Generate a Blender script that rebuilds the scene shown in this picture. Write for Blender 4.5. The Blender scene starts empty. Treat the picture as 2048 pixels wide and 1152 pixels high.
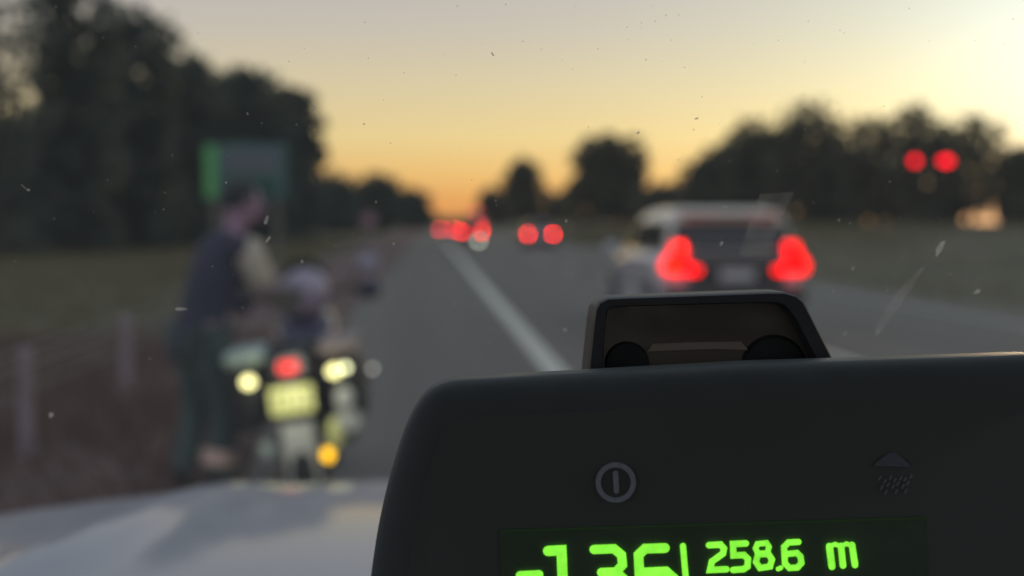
import bpy, bmesh, math, random
from mathutils import Vector, Matrix, Euler

random.seed(7)
R = math.radians
sc = bpy.context.scene
C = sc.collection

# ------------------------------------------------------------------ camera
FPX = 2617.0
CAMZ = 1.45
cam = bpy.data.cameras.new('camera')
camo = bpy.data.objects.new('camera', cam)
C.objects.link(camo)
camo.location = (0, 0, CAMZ)
camo.rotation_euler = (R(90 - 2.87), 0, R(-3.6))
cam.lens = 46.0
cam.sensor_width = 36.0
cam.clip_start = 0.02
cam.clip_end = 6000
cam.dof.use_dof = True
cam.dof.focus_distance = 0.625
cam.dof.aperture_fstop = 4.6
cam.dof.aperture_blades = 0
sc.camera = camo
CM = Euler((R(90 - 2.87), 0, R(-3.6))).to_matrix()
CO = Vector((0, 0, CAMZ))
FWD = -(CM @ Vector((0, 0, 1)))
RGT = CM @ Vector((1, 0, 0))
UPV = CM @ Vector((0, 1, 0))


def lin(r, g, b):
    f = lambda c: c / 12.92 if c <= 0.04045 else ((c + 0.055) / 1.055) ** 2.4
    return (f(r / 255), f(g / 255), f(b / 255), 1)


# ------------------------------------------------------------------ sky and sun
SUN_AZ, SUN_EL = 25.0, 2.5          # degrees right of the road, above the horizon
sc.view_settings.view_transform = 'Standard'
sc.view_settings.look = 'None'
sc.view_settings.exposure = 0.0
sc.view_settings.gamma = 1.0
w = bpy.data.worlds.new('World')
sc.world = w
w.use_nodes = True
nt = w.node_tree
for n in list(nt.nodes):
    nt.nodes.remove(n)
N = nt.nodes.new
L = nt.links.new
out = N('ShaderNodeOutputWorld')
bg = N('ShaderNodeBackground')
tc = N('ShaderNodeTexCoord')
sep = N('ShaderNodeSeparateXYZ')
L(tc.outputs['Generated'], sep.inputs[0])


def ramp(tree, stops, interp='LINEAR'):
    r = tree.nodes.new('ShaderNodeValToRGB')
    cr = r.color_ramp
    cr.interpolation = interp
    while len(cr.elements) > 1:
        cr.elements.remove(cr.elements[-1])
    cr.elements[0].position = stops[0][0]
    cr.elements[0].color = stops[0][1]
    for p, c in stops[1:]:
        e = cr.elements.new(p)
        e.color = c
    return r


mr = N('ShaderNodeMapRange')
mr.inputs[1].default_value = 0.0
mr.inputs[2].default_value = 0.40
L(sep.outputs[2], mr.inputs[0])
front = ramp(nt, [(0.0, lin(222, 146, 84)), (0.04, lin(230, 162, 92)), (0.09, lin(238, 191, 117)),
                  (0.16, lin(237, 211, 148)), (0.26, lin(222, 206, 168)), (0.36, lin(204, 195, 181)),
                  (0.44, lin(194, 187, 184)), (0.62, lin(168, 172, 178)), (1.0, lin(140, 148, 160))])
back = ramp(nt, [(0.0, lin(146, 138, 142)), (0.25, lin(172, 163, 170)), (0.6, lin(172, 174, 186)), (1.0, lin(158, 166, 182))])
L(mr.outputs[0], front.inputs[0])
L(mr.outputs[0], back.inputs[0])
dt = N('ShaderNodeVectorMath'); dt.operation = 'DOT_PRODUCT'
sd = Vector((math.sin(R(SUN_AZ)), math.cos(R(SUN_AZ)), 0))
L(tc.outputs['Generated'], dt.inputs[0])
dt.inputs[1].default_value = sd
az = N('ShaderNodeMapRange'); az.interpolation_type = 'SMOOTHSTEP'
az.inputs[1].default_value = -0.2
az.inputs[2].default_value = 1.0
L(dt.outputs['Value'], az.inputs[0])
mx = N('ShaderNodeMix'); mx.data_type = 'RGBA'
L(az.outputs[0], mx.inputs[0])
L(back.outputs[0], mx.inputs[6])
L(front.outputs[0], mx.inputs[7])
# glow round the sun just below the tree tops
dg = N('ShaderNodeVectorMath'); dg.operation = 'DOT_PRODUCT'
L(tc.outputs['Generated'], dg.inputs[0])
GA, GE = R(27.0), R(5.8)
dg.inputs[1].default_value = (math.sin(GA) * math.cos(GE), math.cos(GA) * math.cos(GE), math.sin(GE))


def glow(src, power, color, prev):
    mxm = N('ShaderNodeMath'); mxm.operation = 'MAXIMUM'; mxm.inputs[1].default_value = 0
    L(dg.outputs['Value'], mxm.inputs[0])
    pw = N('ShaderNodeMath'); pw.operation = 'POWER'; pw.inputs[1].default_value = power
    L(mxm.outputs[0], pw.inputs[0])
    ad = N('ShaderNodeMix'); ad.data_type = 'RGBA'; ad.blend_type = 'ADD'
    L(pw.outputs[0], ad.inputs[0])
    L(prev, ad.inputs[6])
    ad.inputs[7].default_value = color
    return ad.outputs[2]


c1 = glow(None, 30, (0.15, 0.27, 0.20, 1), mx.outputs[2])
c2 = glow(None, 170, (0.22, 0.30, 0.36, 1), c1)
sky = N('ShaderNodeTexSky')
sky.sky_type = 'NISHITA'
sky.sun_disc = False
sky.sun_elevation = R(SUN_EL)
sky.sun_rotation = R(SUN_AZ)
ns = N('ShaderNodeMix'); ns.data_type = 'RGBA'; ns.blend_type = 'ADD'
ns.inputs[0].default_value = 0.012
L(c2, ns.inputs[6])
L(sky.outputs[0], ns.inputs[7])
L(ns.outputs[2], bg.inputs[0])
bg.inputs[1].default_value = 1.0
L(bg.outputs[0], out.inputs[0])

sl = bpy.data.lights.new('sun', 'SUN')
sl.energy = 1.5
sl.angle = R(2.0)
sl.color = (1.0, 0.68, 0.40)
so = bpy.data.objects.new('sun', sl)
C.objects.link(so)
S = Vector((math.sin(R(SUN_AZ)) * math.cos(R(SUN_EL)), math.cos(R(SUN_AZ)) * math.cos(R(SUN_EL)), math.sin(R(SUN_EL))))
so.rotation_euler = S.to_track_quat('Z', 'Y').to_euler()


# ------------------------------------------------------------------ helpers
def ray(px, py):
    d = CM @ Vector(((px - 1024) / FPX, -(py - 576) / FPX, -1))
    return d


def at(px, depth, z=0.0):
    """ground position of a thing seen at column px, depth metres along the road"""
    d = ray(px, 445)
    k = depth / d.y
    return Vector((d.x * k, depth, z))


def zat(py, depth):
    return CAMZ - (py - 445) / FPX * depth


def ptw(px, py, depth):
    """a point on the ray through (px, py), at a given distance along the road"""
    d = ray(px, py)
    return CO + d * (depth / d.y)


def mat(name, col, rough=0.6, metal=0.0, emit=None, es=0.0, noise=None, scale=8.0, bump=0.0, coat=0.0, spec=0.5):
    m = bpy.data.materials.new(name)
    m.use_nodes = True
    t = m.node_tree
    b = t.nodes['Principled BSDF']
    b.inputs['Base Color'].default_value = (*col, 1)
    b.inputs['Roughness'].default_value = rough
    b.inputs['Metallic'].default_value = metal
    b.inputs['Specular IOR Level'].default_value = spec
    if coat:
        b.inputs['Coat Weight'].default_value = coat
        b.inputs['Coat Roughness'].default_value = 0.08
    if emit:
        b.inputs['Emission Color'].default_value = (*emit, 1)
        b.inputs['Emission Strength'].default_value = es
    tcn = t.nodes.new('ShaderNodeTexCoord')
    nz = t.nodes.new('ShaderNodeTexNoise')
    nz.inputs['Scale'].default_value = scale
    nz.inputs['Detail'].default_value = 6
    t.links.new(tcn.outputs['Object'], nz.inputs['Vector'])
    if noise is None:
        noise = tuple(c * 0.75 for c in col)
    rp = ramp(t, [(0.3, (*noise, 1)), (0.7, (*col, 1))])
    t.links.new(nz.outputs['Fac'], rp.inputs[0])
    t.links.new(rp.outputs[0], b.inputs['Base Color'])
    if bump:
        bp = t.nodes.new('ShaderNodeBump')
        bp.inputs['Strength'].default_value = bump
        bp.inputs['Distance'].default_value = 0.02
        t.links.new(nz.outputs['Fac'], bp.inputs['Height'])
        t.links.new(bp.outputs[0], b.inputs['Normal'])
    return m


def link(o, parent=None):
    C.objects.link(o)
    if parent:
        o.parent = parent
    return o


def empty(name, loc=(0, 0, 0), rz=0.0, label=None, cat=None, group=None, kind=None):
    o = bpy.data.objects.new(name, None)
    o.empty_display_size = 0.1
    o.location = loc
    o.rotation_euler = (0, 0, rz)
    C.objects.link(o)
    tag(o, label, cat, group, kind)
    return o


def tag(o, label=None, cat=None, group=None, kind=None):
    if label: o['label'] = label
    if cat: o['category'] = cat
    if group: o['group'] = group
    if kind: o['kind'] = kind
    return o


class MB:
    """collects shapes; build() links them as one mesh object"""
    def __init__(s):
        s.bm = bmesh.new()

    def box(s, c, d, rot=None, bev=0.0):
        M = Matrix.Translation(Vector(c))
        if rot is not None:
            M = M @ (rot.to_matrix().to_4x4() if isinstance(rot, Euler) else rot)
        M = M @ Matrix.Diagonal((*d, 1))
        r = bmesh.ops.create_cube(s.bm, size=1, matrix=M)
        if bev:
            es = set()
            for v in r['verts']:
                es.update(v.link_edges)
            bmesh.ops.bevel(s.bm, geom=list(es), offset=bev, segments=3, affect='EDGES', profile=0.5)
        return s

    def cyl(s, a, b, r1, r2=None, n=16, caps=True):
        a, b = Vector(a), Vector(b)
        r2 = r1 if r2 is None else r2
        q = (b - a).to_track_quat('Z', 'Y').to_matrix().to_4x4()
        M = Matrix.Translation((a + b) / 2) @ q
        bmesh.ops.create_cone(s.bm, cap_ends=caps, segments=n, radius1=r1, radius2=r2, depth=(b - a).length, matrix=M)
        return s

    def tube(s, pts, rad, n=10):
        pts = [Vector(p) for p in pts]
        rads = rad if isinstance(rad, (list, tuple)) else [rad] * len(pts)
        rings = []
        for i, p in enumerate(pts):
            d = (pts[min(i + 1, len(pts) - 1)] - pts[max(i - 1, 0)]).normalized()
            q = d.to_track_quat('Z', 'Y')
            ring = [s.bm.verts.new(p + q @ Vector((math.cos(2 * math.pi * k / n) * rads[i], math.sin(2 * math.pi * k / n) * rads[i], 0))) for k in range(n)]
            rings.append(ring)
        for i in range(len(rings) - 1):
            # align rings
            A, B = rings[i], rings[i + 1]
            best = min(range(n), key=lambda o: sum((A[k].co - B[(k + o) % n].co).length_squared for k in range(0, n, 3)))
            B = B[best:] + B[:best]
            rings[i + 1] = B
            for k in range(n):
                s.bm.faces.new((A[k], A[(k + 1) % n], B[(k + 1) % n], B[k]))
        s.bm.faces.new(rings[0][::-1])
        s.bm.faces.new(rings[-1])
        return s

    def sph(s, c, r, sub=3, rot=None):
        r = r if isinstance(r, (tuple, list)) else (r, r, r)
        M = Matrix.Translation(Vector(c))
        if rot is not None:
            M = M @ rot.to_matrix().to_4x4()
        M = M @ Matrix.Diagonal((*r, 1))
        bmesh.ops.create_icosphere(s.bm, subdivisions=sub, radius=1, matrix=M)
        return s

    def loft(s, rings, cap0=True, cap1=True, closed=True):
        vs = [[s.bm.verts.new(Vector(p)) for p in ring] for ring in rings]
        n = len(vs[0])
        for i in range(len(vs) - 1):
            for k in range(n if closed else n - 1):
                s.bm.faces.new((vs[i][k], vs[i][(k + 1) % n], vs[i + 1][(k + 1) % n], vs[i + 1][k]))
        if cap0: s.bm.faces.new(vs[0][::-1])
        if cap1: s.bm.faces.new(vs[-1])
        return s

    def torus(s, c, Rr, r, axis='X', n=40, m=12):
        vs = []
        for i in range(n):
            a = 2 * math.pi * i / n
            row = []
            for k in range(m):
                b = 2 * math.pi * k / m
                rr = Rr + r * math.cos(b)
                h = r * math.sin(b)
                p = (h, rr * math.cos(a), rr * math.sin(a)) if axis == 'X' else (rr * math.cos(a), rr * math.sin(a), h)
                row.append(s.bm.verts.new(Vector(p) + Vector(c)))
            vs.append(row)
        for i in range(n):
            for k in range(m):
                s.bm.faces.new((vs[i][k], vs[(i + 1) % n][k], vs[(i + 1) % n][(k + 1) % m], vs[i][(k + 1) % m]))
        return s

    def ngon_prism(s, pts, front, back):
        """polygon pts (list of 3d) extruded from offset front to offset back (vectors)"""
        A = [s.bm.verts.new(Vector(p) + Vector(front)) for p in pts]
        B = [s.bm.verts.new(Vector(p) + Vector(back)) for p in pts]
        n = len(pts)
        s.bm.faces.new(A)
        s.bm.faces.new(B[::-1])
        for k in range(n):
            s.bm.faces.new((A[k], B[k], B[(k + 1) % n], A[(k + 1) % n]))
        return s

    def build(s, name, m, parent=None, smooth=True, bevel=0.0, sub=0):
        bmesh.ops.recalc_face_normals(s.bm, faces=s.bm.faces[:])
        me = bpy.data.meshes.new(name)
        s.bm.to_mesh(me)
        s.bm.free()
        if smooth:
            for p in me.polygons:
                p.use_smooth = True
            try:
                me.set_sharp_from_angle(angle=R(38))
            except Exception:
                pass
        o = bpy.data.objects.new(name, me)
        me.materials.append(m)
        link(o, parent)
        if bevel:
            b = o.modifiers.new('bevel', 'BEVEL')
            b.width = bevel
            b.segments = 3
            b.limit_method = 'ANGLE'
        if sub:
            ss = o.modifiers.new('sub', 'SUBSURF')
            ss.levels = ss.render_levels = sub
        return o


# ------------------------------------------------------------------ materials
M = {}
M['asphalt'] = mat('asphalt', (0.180, 0.172, 0.142), 0.8, noise=(0.118, 0.112, 0.092), scale=0.9, bump=0.3)
_t = M['asphalt'].node_tree
_mp = _t.nodes.new('ShaderNodeMapping'); _mp.inputs['Scale'].default_value = (1.1, .035, 1)
_n = [n_ for n_ in _t.nodes if n_.type == 'TEX_NOISE'][0]
_c = [n_ for n_ in _t.nodes if n_.type == 'TEX_COORD'][0]
_t.links.new(_c.outputs['Object'], _mp.inputs['Vector']); _t.links.new(_mp.outputs[0], _n.inputs['Vector'])
M['line'] = mat('road_paint', (0.76, 0.78, 0.64), 0.6, noise=(0.60, 0.62, 0.52), scale=5)
M['gravel'] = mat('gravel', (0.19, 0.115, 0.095), 0.95, noise=(0.09, 0.055, 0.05), scale=2.5, bump=0.5)
M['bark'] = mat('bark', (0.07, 0.055, 0.04), 0.9, scale=5, bump=0.5)
M['galv'] = mat('galvanised_steel', (0.42, 0.42, 0.41), 0.5, 0.4, scale=30)
M['cable'] = mat('weathered_cable', (0.22, 0.21, 0.18), 0.7, 0.0, scale=30)
M['post'] = mat('post_paint', (0.46, 0.38, 0.40), 0.6, noise=(0.34, 0.26, 0.27), scale=12)
M['black'] = mat('black_plastic', (0.012, 0.013, 0.014), 0.5, scale=60, spec=0.35)
M['rubber'] = mat('tyre_rubber', (0.02, 0.02, 0.021), 0.85, scale=20)
M['silver_paint'] = mat('silver_paint', (0.34, 0.33, 0.34), 0.30, 0.85, scale=200, noise=(0.31, 0.30, 0.31), coat=1.0)
M['grey_paint'] = mat('grey_paint', (0.16, 0.16, 0.17), 0.3, 0.5, scale=200, coat=1.0)
M['dark_paint'] = mat('dark_paint', (0.05, 0.045, 0.045), 0.3, 0.3, scale=200, coat=1.0)
M['white_paint'] = mat('white_paint', (0.42, 0.44, 0.48), 0.45, 0.0, scale=2, noise=(0.39, 0.41, 0.45), coat=0.5)
M['glass_dark'] = mat('tinted_glass', (0.01, 0.011, 0.012), 0.06, 0.0, scale=3, spec=0.8)
M['chrome'] = mat('chrome', (0.7, 0.7, 0.68), 0.18, 1.0, scale=30)
M['alloy'] = mat('alloy', (0.35, 0.35, 0.36), 0.35, 0.9, scale=30)
M['engine'] = mat('engine_metal', (0.10, 0.10, 0.10), 0.5, 0.7, scale=25)
M['red_on'] = mat('lit_red_lens', (0.4, 0.0, 0.0), 0.4, emit=(1, 0.0, 0.0), es=4.0, spec=.1)
M['red_hot'] = mat('lit_red_bulb', (0.5, 0.01, 0.01), 0.3, emit=(1, 0.02, 0.0), es=14.0)
M['red_far'] = mat('far_lit_red_lens', (0.5, 0.01, 0.01), 0.3, emit=(1, 0.010, 0.008), es=58.0)
M['red_dim'] = mat('dim_red_lens', (0.5, 0.02, 0.02), 0.3, emit=(1, 0.05, 0.05), es=60.0)
M['signal_red'] = mat('signal_red', (0.4, 0.0, 0.02), 0.3, emit=(1, 0.0, 0.012), es=4.5)
M['plate'] = mat('number_plate', (0.75, 0.72, 0.72), 0.5)


def leafmat(name, a, b, trans=0.25):
    m = bpy.data.materials.new(name)
    m.use_nodes = True
    t = m.node_tree
    bs = t.nodes['Principled BSDF']
    g = t.nodes.new('ShaderNodeNewGeometry')
    rp = ramp(t, [(0.0, (*a, 1)), (1.0, (*b, 1))])
    t.links.new(g.outputs['Random Per Island'], rp.inputs[0])
    t.links.new(rp.outputs[0], bs.inputs['Base Color'])
    bs.inputs['Roughness'].default_value = 0.7
    tr = t.nodes.new('ShaderNodeBsdfTranslucent')
    t.links.new(rp.outputs[0], tr.inputs[0])
    ms = t.nodes.new('ShaderNodeMixShader')
    ms.inputs[0].default_value = trans
    t.links.new(bs.outputs[0], ms.inputs[1])
    t.links.new(tr.outputs[0], ms.inputs[2])
    t.links.new(ms.outputs[0], t.nodes['Material Output'].inputs['Surface'])
    return m


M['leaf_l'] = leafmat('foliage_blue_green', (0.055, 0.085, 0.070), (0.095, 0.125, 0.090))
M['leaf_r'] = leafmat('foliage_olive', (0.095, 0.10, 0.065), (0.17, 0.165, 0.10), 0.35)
M['grass'] = leafmat('grass_blades', (0.12, 0.12, 0.05), (0.26, 0.22, 0.125))


# ------------------------------------------------------------------ ground
def gz(x, y):
    """height of the land: flat road, a bank rising beyond the median on the right"""
    if x > 10.5:
        t = min(1.0, (x - 10.5) / 13.0)
        z = 1.22 * t * t * (3 - 2 * t)
    elif x < -3.2:
        t = min(1.0, (-3.2 - x) / 16.0)
        z = -0.25 * t
    else:
        z = 0
    return z - 0.004


gm = bpy.data.materials.new('ground')
gm.use_nodes = True
t = gm.node_tree
b = t.nodes['Principled BSDF']
b.inputs['Roughness'].default_value = 0.95
tcn = t.nodes.new('ShaderNodeTexCoord')
nz = t.nodes.new('ShaderNodeTexNoise'); nz.inputs['Scale'].default_value = 0.35; nz.inputs['Detail'].default_value = 8
t.links.new(tcn.outputs['Object'], nz.inputs['Vector'])
rp = ramp(t, [(0.3, (0.085, 0.084, 0.040, 1)), (0.5, (0.13, 0.12, 0.065, 1)), (0.72, (0.21, 0.175, 0.11, 1))])
t.links.new(nz.outputs['Fac'], rp.inputs[0])
t.links.new(rp.outputs[0], b.inputs['Base Color'])
bm = bmesh.new()
xs = [-1500, -400, -150, -60, -40, -30, -24, -20, -16, -13, -10, -8, -6, -5, -4, -3.2, 0, 5, 10.5, 11.5, 12.5, 13.5, 15, 16.5, 18, 19.5, 21, 22.5, 23.5, 30, 45, 80, 160, 400, 1500]
ys = [-400, -50, -5] + [i * 6 for i in range(1, 60)] + [420, 500, 700, 1200, 3000]
gv = [[bm.verts.new((x, y, gz(x, y) + (random.uniform(-.06, .06) if (x < -4 or x > 12) and abs(x) < 100 else 0))) for x in xs] for y in ys]
for j in range(len(ys) - 1):
    for i in range(len(xs) - 1):
        bm.faces.new((gv[j][i], gv[j][i + 1], gv[j + 1][i + 1], gv[j + 1][i]))
me = bpy.data.meshes.new('ground')
bm.to_mesh(me); bm.free()
me.materials.append(gm)
for p in me.polygons: p.use_smooth = True
o = link(bpy.data.objects.new('ground', me)); tag(o, kind='structure')


def sheet(name, x0, x1, y0, y1, z, m, seg=1):
    s = MB()
    n = max(1, seg)
    for k in range(n):
        ya, yb = y0 + (y1 - y0) * k / n, y0 + (y1 - y0) * (k + 1) / n
        vs = [s.bm.verts.new(p) for p in ((x0, ya, z), (x1, ya, z), (x1, yb, z), (x0, yb, z))]
        s.bm.faces.new(vs)
    bmesh.ops.remove_doubles(s.bm, verts=s.bm.verts[:], dist=1e-5)
    return tag(s.build(name, m, smooth=False), kind='structure')


sheet('verge', -3.6, -1.2, -30, 900, 0.003, M['gravel'])
sheet('road', -1.25, 9.4, -30, 900, 0.008, M['asphalt'])
s = MB()
def strip(s, x0, x1, y0, y1, z=0.013):
    s.bm.faces.new([s.bm.verts.new(p) for p in ((x0, y0, z), (x1, y0, z), (x1, y1, z), (x0, y1, z))])
strip(s, 1.10, 1.32, -20, 800)
strip(s, 8.20, 8.29, -20, 800)
y = 3.0
while y < 420:
    strip(s, 4.28, 4.42, y, y + 3.0)
    y += 9.0
tag(s.build('road_markings', M['line'], smooth=False), kind='structure')

# grass blades on both verges, as stuff
def grass(name, x0, x1, y0, y1, n, hmax, label):
    vs, fs = [], []
    for k in range(n):
        yy = y0 + (y1 - y0) * random.random() ** 1.6
        xx = random.uniform(x0, x1)
        z = gz(xx, yy) - 0.03
        h = hmax * random.uniform(.35, 1) * (1 + yy / 120)
        wd = 0.012 * (1 + yy / 14)
        a = random.uniform(0, math.pi)
        dx, dy = math.cos(a) * wd, math.sin(a) * wd
        lx, ly = random.uniform(-.5, .5) * h, random.uniform(-.5, .5) * h
        i = len(vs)
        vs += [(xx - dx, yy - dy, z), (xx + dx, yy + dy, z), (xx + lx, yy + ly, z + h)]
        fs.append((i, i + 1, i + 2))
    me = bpy.data.meshes.new(name)
    me.from_pydata(vs, [], fs)
    me.materials.append(M['grass'])
    o = link(bpy.data.objects.new(name, me))
    tag(o, label, 'grass', kind='stuff')
grass('grass', -26, -3.3, 6, 110, 42000, 0.22, 'long olive grass on the left verge below the dark trees')
vs, fs = [], []
rw = random.Random(11)
for k in range(16000):
    yy = 3.0 + 14 * rw.random() ** 1.5
    xx = rw.uniform(-5.5, -1.05) if rw.random() < .8 else rw.uniform(-5.5, -.8)
    hh = rw.uniform(.04, .22) * (.5 + .5 * math.sin(xx * 2.1) * math.cos(yy * 1.3) + .4)
    a = rw.uniform(0, 6.28); wd = rw.uniform(.008, .02)
    dx, dy = math.cos(a) * wd, math.sin(a) * wd
    i = len(vs)
    vs += [(xx - dx, yy - dy, -.02), (xx + dx, yy + dy, -.02), (xx + rw.uniform(-.6, .6) * hh, yy + rw.uniform(-.6, .6) * hh, max(.02, hh))]
    fs.append((i, i + 1, i + 2))
me = bpy.data.meshes.new('weeds'); me.from_pydata(vs, [], fs)
M['weeds'] = leafmat('reddish_weeds', (0.10, 0.05, 0.045), (0.26, 0.15, 0.12))
me.materials.append(M['weeds'])
tag(link(bpy.data.objects.new('weeds', me)), 'reddish brown weeds on the left verge in front of the bonnet', 'weeds', kind='stuff')
grass('grass', 9.8, 42, 12, 140, 42000, 0.16, 'short dry grass on the bank right of the road')


# ------------------------------------------------------------------ trees
def leaf_cloud(vs, fs, c, r, n, ls, rng):
    for _ in range(n):
        while True:
            p = Vector((rng.uniform(-1, 1), rng.uniform(-1, 1), rng.uniform(-1, 1)))
            if p.length <= 1: break
        p = p * (0.55 + 0.45 * rng.random()) / max(p.length, .35) * p.length ** .5 if p.length > 0 else p
        q = Vector((c[0] + p.x * r[0], c[1] + p.y * r[1], c[2] + p.z * r[2]))
        u = Vector((rng.gauss(0, 1), rng.gauss(0, 1), rng.gauss(0, 1))).normalized()
        v = u.cross(Vector((rng.gauss(0, 1), rng.gauss(0, 1), rng.gauss(0, 1)))).normalized()
        a, b2 = ls * rng.uniform(.6, 1.3), ls * rng.uniform(.3, .7)
        i = len(vs)
        vs += [q - u * a, q + v * b2, q + u * a, q - v * b2]
        fs.append((i, i + 1, i + 2, i + 3))


def tree(name, px, top, wpx, depth, label, leafm='leaf_l', dens=1.0, skirt=0.12, group=None, seed=0, clumps=34):
    rng = random.Random(seed)
    base = at(px, depth)
    base.z = gz(base.x, base.y)
    H = zat(top, depth) - base.z
    W = wpx / FPX * depth
    root = empty(name, base, rng.uniform(0, 6.28), label, 'tree', group)
    ls = min(0.0045 * depth, 0.7)
    vs, fs = [], []
    cz, hz = H * (1 + skirt) / 2, H * (1 - skirt) / 2
    cl = []
    cr = min(W * 0.17, H * .16)
    for k in range(clumps):
        a = k * 2.39996 + rng.uniform(-.3, .3)
        tz = -1 + 2 * (k + .5) / clumps
        rr = (math.sqrt(max(0, 1 - tz ** (3.2 if leafm == 'leaf_l' else 2.4))) if tz > 0 else 1.0 - .12 * abs(tz)) * rng.uniform(.5, 1.0)
        c = (math.cos(a) * rr * (W / 2 - cr * .8), math.sin(a) * rr * (W / 2 - cr * .8), cz + tz * (hz - cr * .75))
        cl.append(c)
    area = W * H
    nleaf = int(dens * 7.5 * area / (ls * ls * 1.0))
    nleaf = max(1200, min(15000, nleaf))
    for c in cl:
        f = rng.uniform(.75, 1.3)
        leaf_cloud(vs, fs, c, (cr * f * 1.15, cr * f * 1.15, cr * f), int(nleaf * .75 / clumps), ls, rng)
    leaf_cloud(vs, fs, (0, 0, cz - hz * .1), (W * .36, W * .36, hz * .85), int(nleaf * .25), ls, rng)
    me = bpy.data.meshes.new('crown')
    me.from_pydata(vs, [], fs)
    me.materials.append(M[leafm])
    link(bpy.data.objects.new('crown', me), root)
    s = MB()
    tr = max(.12, H * .022)
    s.tube([(0, 0, -.3), (0, 0, H * .08), (rng.uniform(-.2, .2), rng.uniform(-.2, .2), H * .35), (0, 0, H * .75)], [tr * 1.5, tr, tr * .75, tr * .2], 8)
    for c in cl[::3]:
        z0 = min(c[2] * .55, H * .6)
        s.tube([(0, 0, z0), (c[0] * .45, c[1] * .45, (z0 + c[2]) / 2 + .2), c], [tr * .45, tr * .3, tr * .08], 6)
    s.build('trunk', M['bark'], root)
    return root


LG = 'dark trees along the left of the road'
RG = 'olive trees on the bank right of the road'
for i, a in enumerate([
    (-10, -190, 260, 60, 'nearest tree on the far left, thin crown with sky showing through', 0.16),
    (150, -60, 250, 66, 'tall dark tree beside the thin-crowned one, cut by the top of the photo', 0.75),
    (275, 22, 230, 74, 'dark tree with a broken shoulder where the left skyline starts to fall', 1.0),
    (70, 235, 330, 72, 'low dark tree filling the left edge under the thin crown', 1.0),
    (385, 108, 210, 84, 'dark tree left of the green sign, with its top beside a notch in the skyline', 1.2),
    (500, 134, 220, 96, 'broad dark round tree rising straight above the green sign', 1.2),
    (590, 172, 150, 108, 'dark tree whose crown ends the tall wood beside the open sky', 1.3),
    (300, 230, 240, 90, 'mid-height dark tree between the skyline trees left of the person', 1.2),
    (672, 348, 120, 170, 'low dark tree just right of the tall wood', 1.3),
    (752, 346, 120, 185, 'small round tree with its top above the round roadside sign', 1.4),
    (826, 374, 90, 230, 'far tree on the left where the skyline meets the road', 1.4),
    (560, 320, 160, 120, 'low dark tree behind the post of the green sign', 1.3),
]):
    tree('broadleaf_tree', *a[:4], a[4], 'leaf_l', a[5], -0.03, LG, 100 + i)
for i, a in enumerate([
    (985, 374, 90, 300, 'lowest far tree directly right of the orange gap over the road', 1.4, -.02),
    (1047, 314, 98, 230, 'slim tall far tree standing alone above its neighbours', 1.1, .12),
    (1112, 380, 140, 250, 'low far tree between the slim tall tree and the square-topped one', .8, .0),
    (1222, 266, 215, 170, 'square-topped tree above the second far car, left of the deep sky notch', 1.2, -.03),
    (1325, 366, 160, 160, 'low tree at the bottom of the deep sky notch behind the silver car', 1.3, .02),
    (1435, 290, 170, 140, 'tree on the right of the deep sky notch, first step of the big wood', 1.2, .03),
    (1512, 240, 190, 132, 'second step of the big wood, above the roof of the silver car', 1.2, .03),
    (1610, 196, 215, 124, 'highest left peak of the big wood on the bank', .7, -.10),
    (1722, 220, 210, 120, 'tree in the dip between the two peaks of the big wood', .6, -.10),
    (1832, 200, 215, 116, 'right peak of the big wood, behind the pair of red signals', .6, -.10),  # the red signals are windscreen reflections built as lit spots
    (1940, 220, 180, 112, 'loose-crowned tree right of the red signals with orange light under it', .36, .02),  # the red signals are windscreen reflections built as lit spots
    (2040, 285, 130, 112, 'lower tree cut by the right edge of the photo', .40, -.03),
    (1690, 330, 200, 140, 'low tree filling the middle of the big wood', 1.0, -.12),
    (1868, 372, 150, 114, 'dark bush under the pair of red signals', 1.3, -.14),  # the red signals are windscreen reflections built as lit spots
    (2046, 392, 110, 110, 'low bush in the corner between the wood and the right edge', 1.0, -.12),
    (1500, 345, 180, 150, 'low tree behind the right side of the silver car', 1.2, -.03),
]):
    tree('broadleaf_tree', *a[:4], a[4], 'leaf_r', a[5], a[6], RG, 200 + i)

# far wood that reads as one mass
vs, fs = [], []
rng = random.Random(5)
for k in range(150):
    px = 560 + k * 6.0
    if 868 < px < 945: h = rng.uniform(3.0, 4.2)
    else: h = rng.uniform(5, 9)
    p = at(px, 520 + rng.uniform(-10, 10))
    leaf_cloud(vs, fs, (p.x, p.y, h * .5), (2.6, 2.6, h * .5), 60, 1.0, rng)
me = bpy.data.meshes.new('distant_wood')
me.from_pydata(vs, [], fs)
me.materials.append(M['leaf_r'])
o = link(bpy.data.objects.new('distant_wood', me))
tag(o, 'far-off low wood closing the road at the horizon', 'wood', kind='stuff')


# ------------------------------------------------------------------ wire rope barrier
br = empty('wire_rope_barrier', (-2.52, 5.6, 0), 0, 'wire rope safety barrier on pale posts along the left verge', 'barrier')
proto = None
for k in range(1, 26):
    yy = k * 2.7
    if proto is None:
        s = MB()
        s.box((0, 0, .335), (.085, .05, .67), bev=.012)
        s.box((0, 0, .015), (.12, .12, .03), bev=.006)
        proto = s.build('post', M['post'], br)
        proto.location = (0, yy, 0)
    else:
        c = proto.copy(); C.objects.link(c); c.parent = br; c.location = (0, yy, 0)
for z in (.42, .50, .58, .65):
    s = MB()
    s.tube([(.03 if z in (.42, .58) else -.03, -6, z), (.03 if z in (.42, .58) else -.03, 25 * 2.7, z)], .0125, 8)
    s.build('cable', M['cable'], br)

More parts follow.
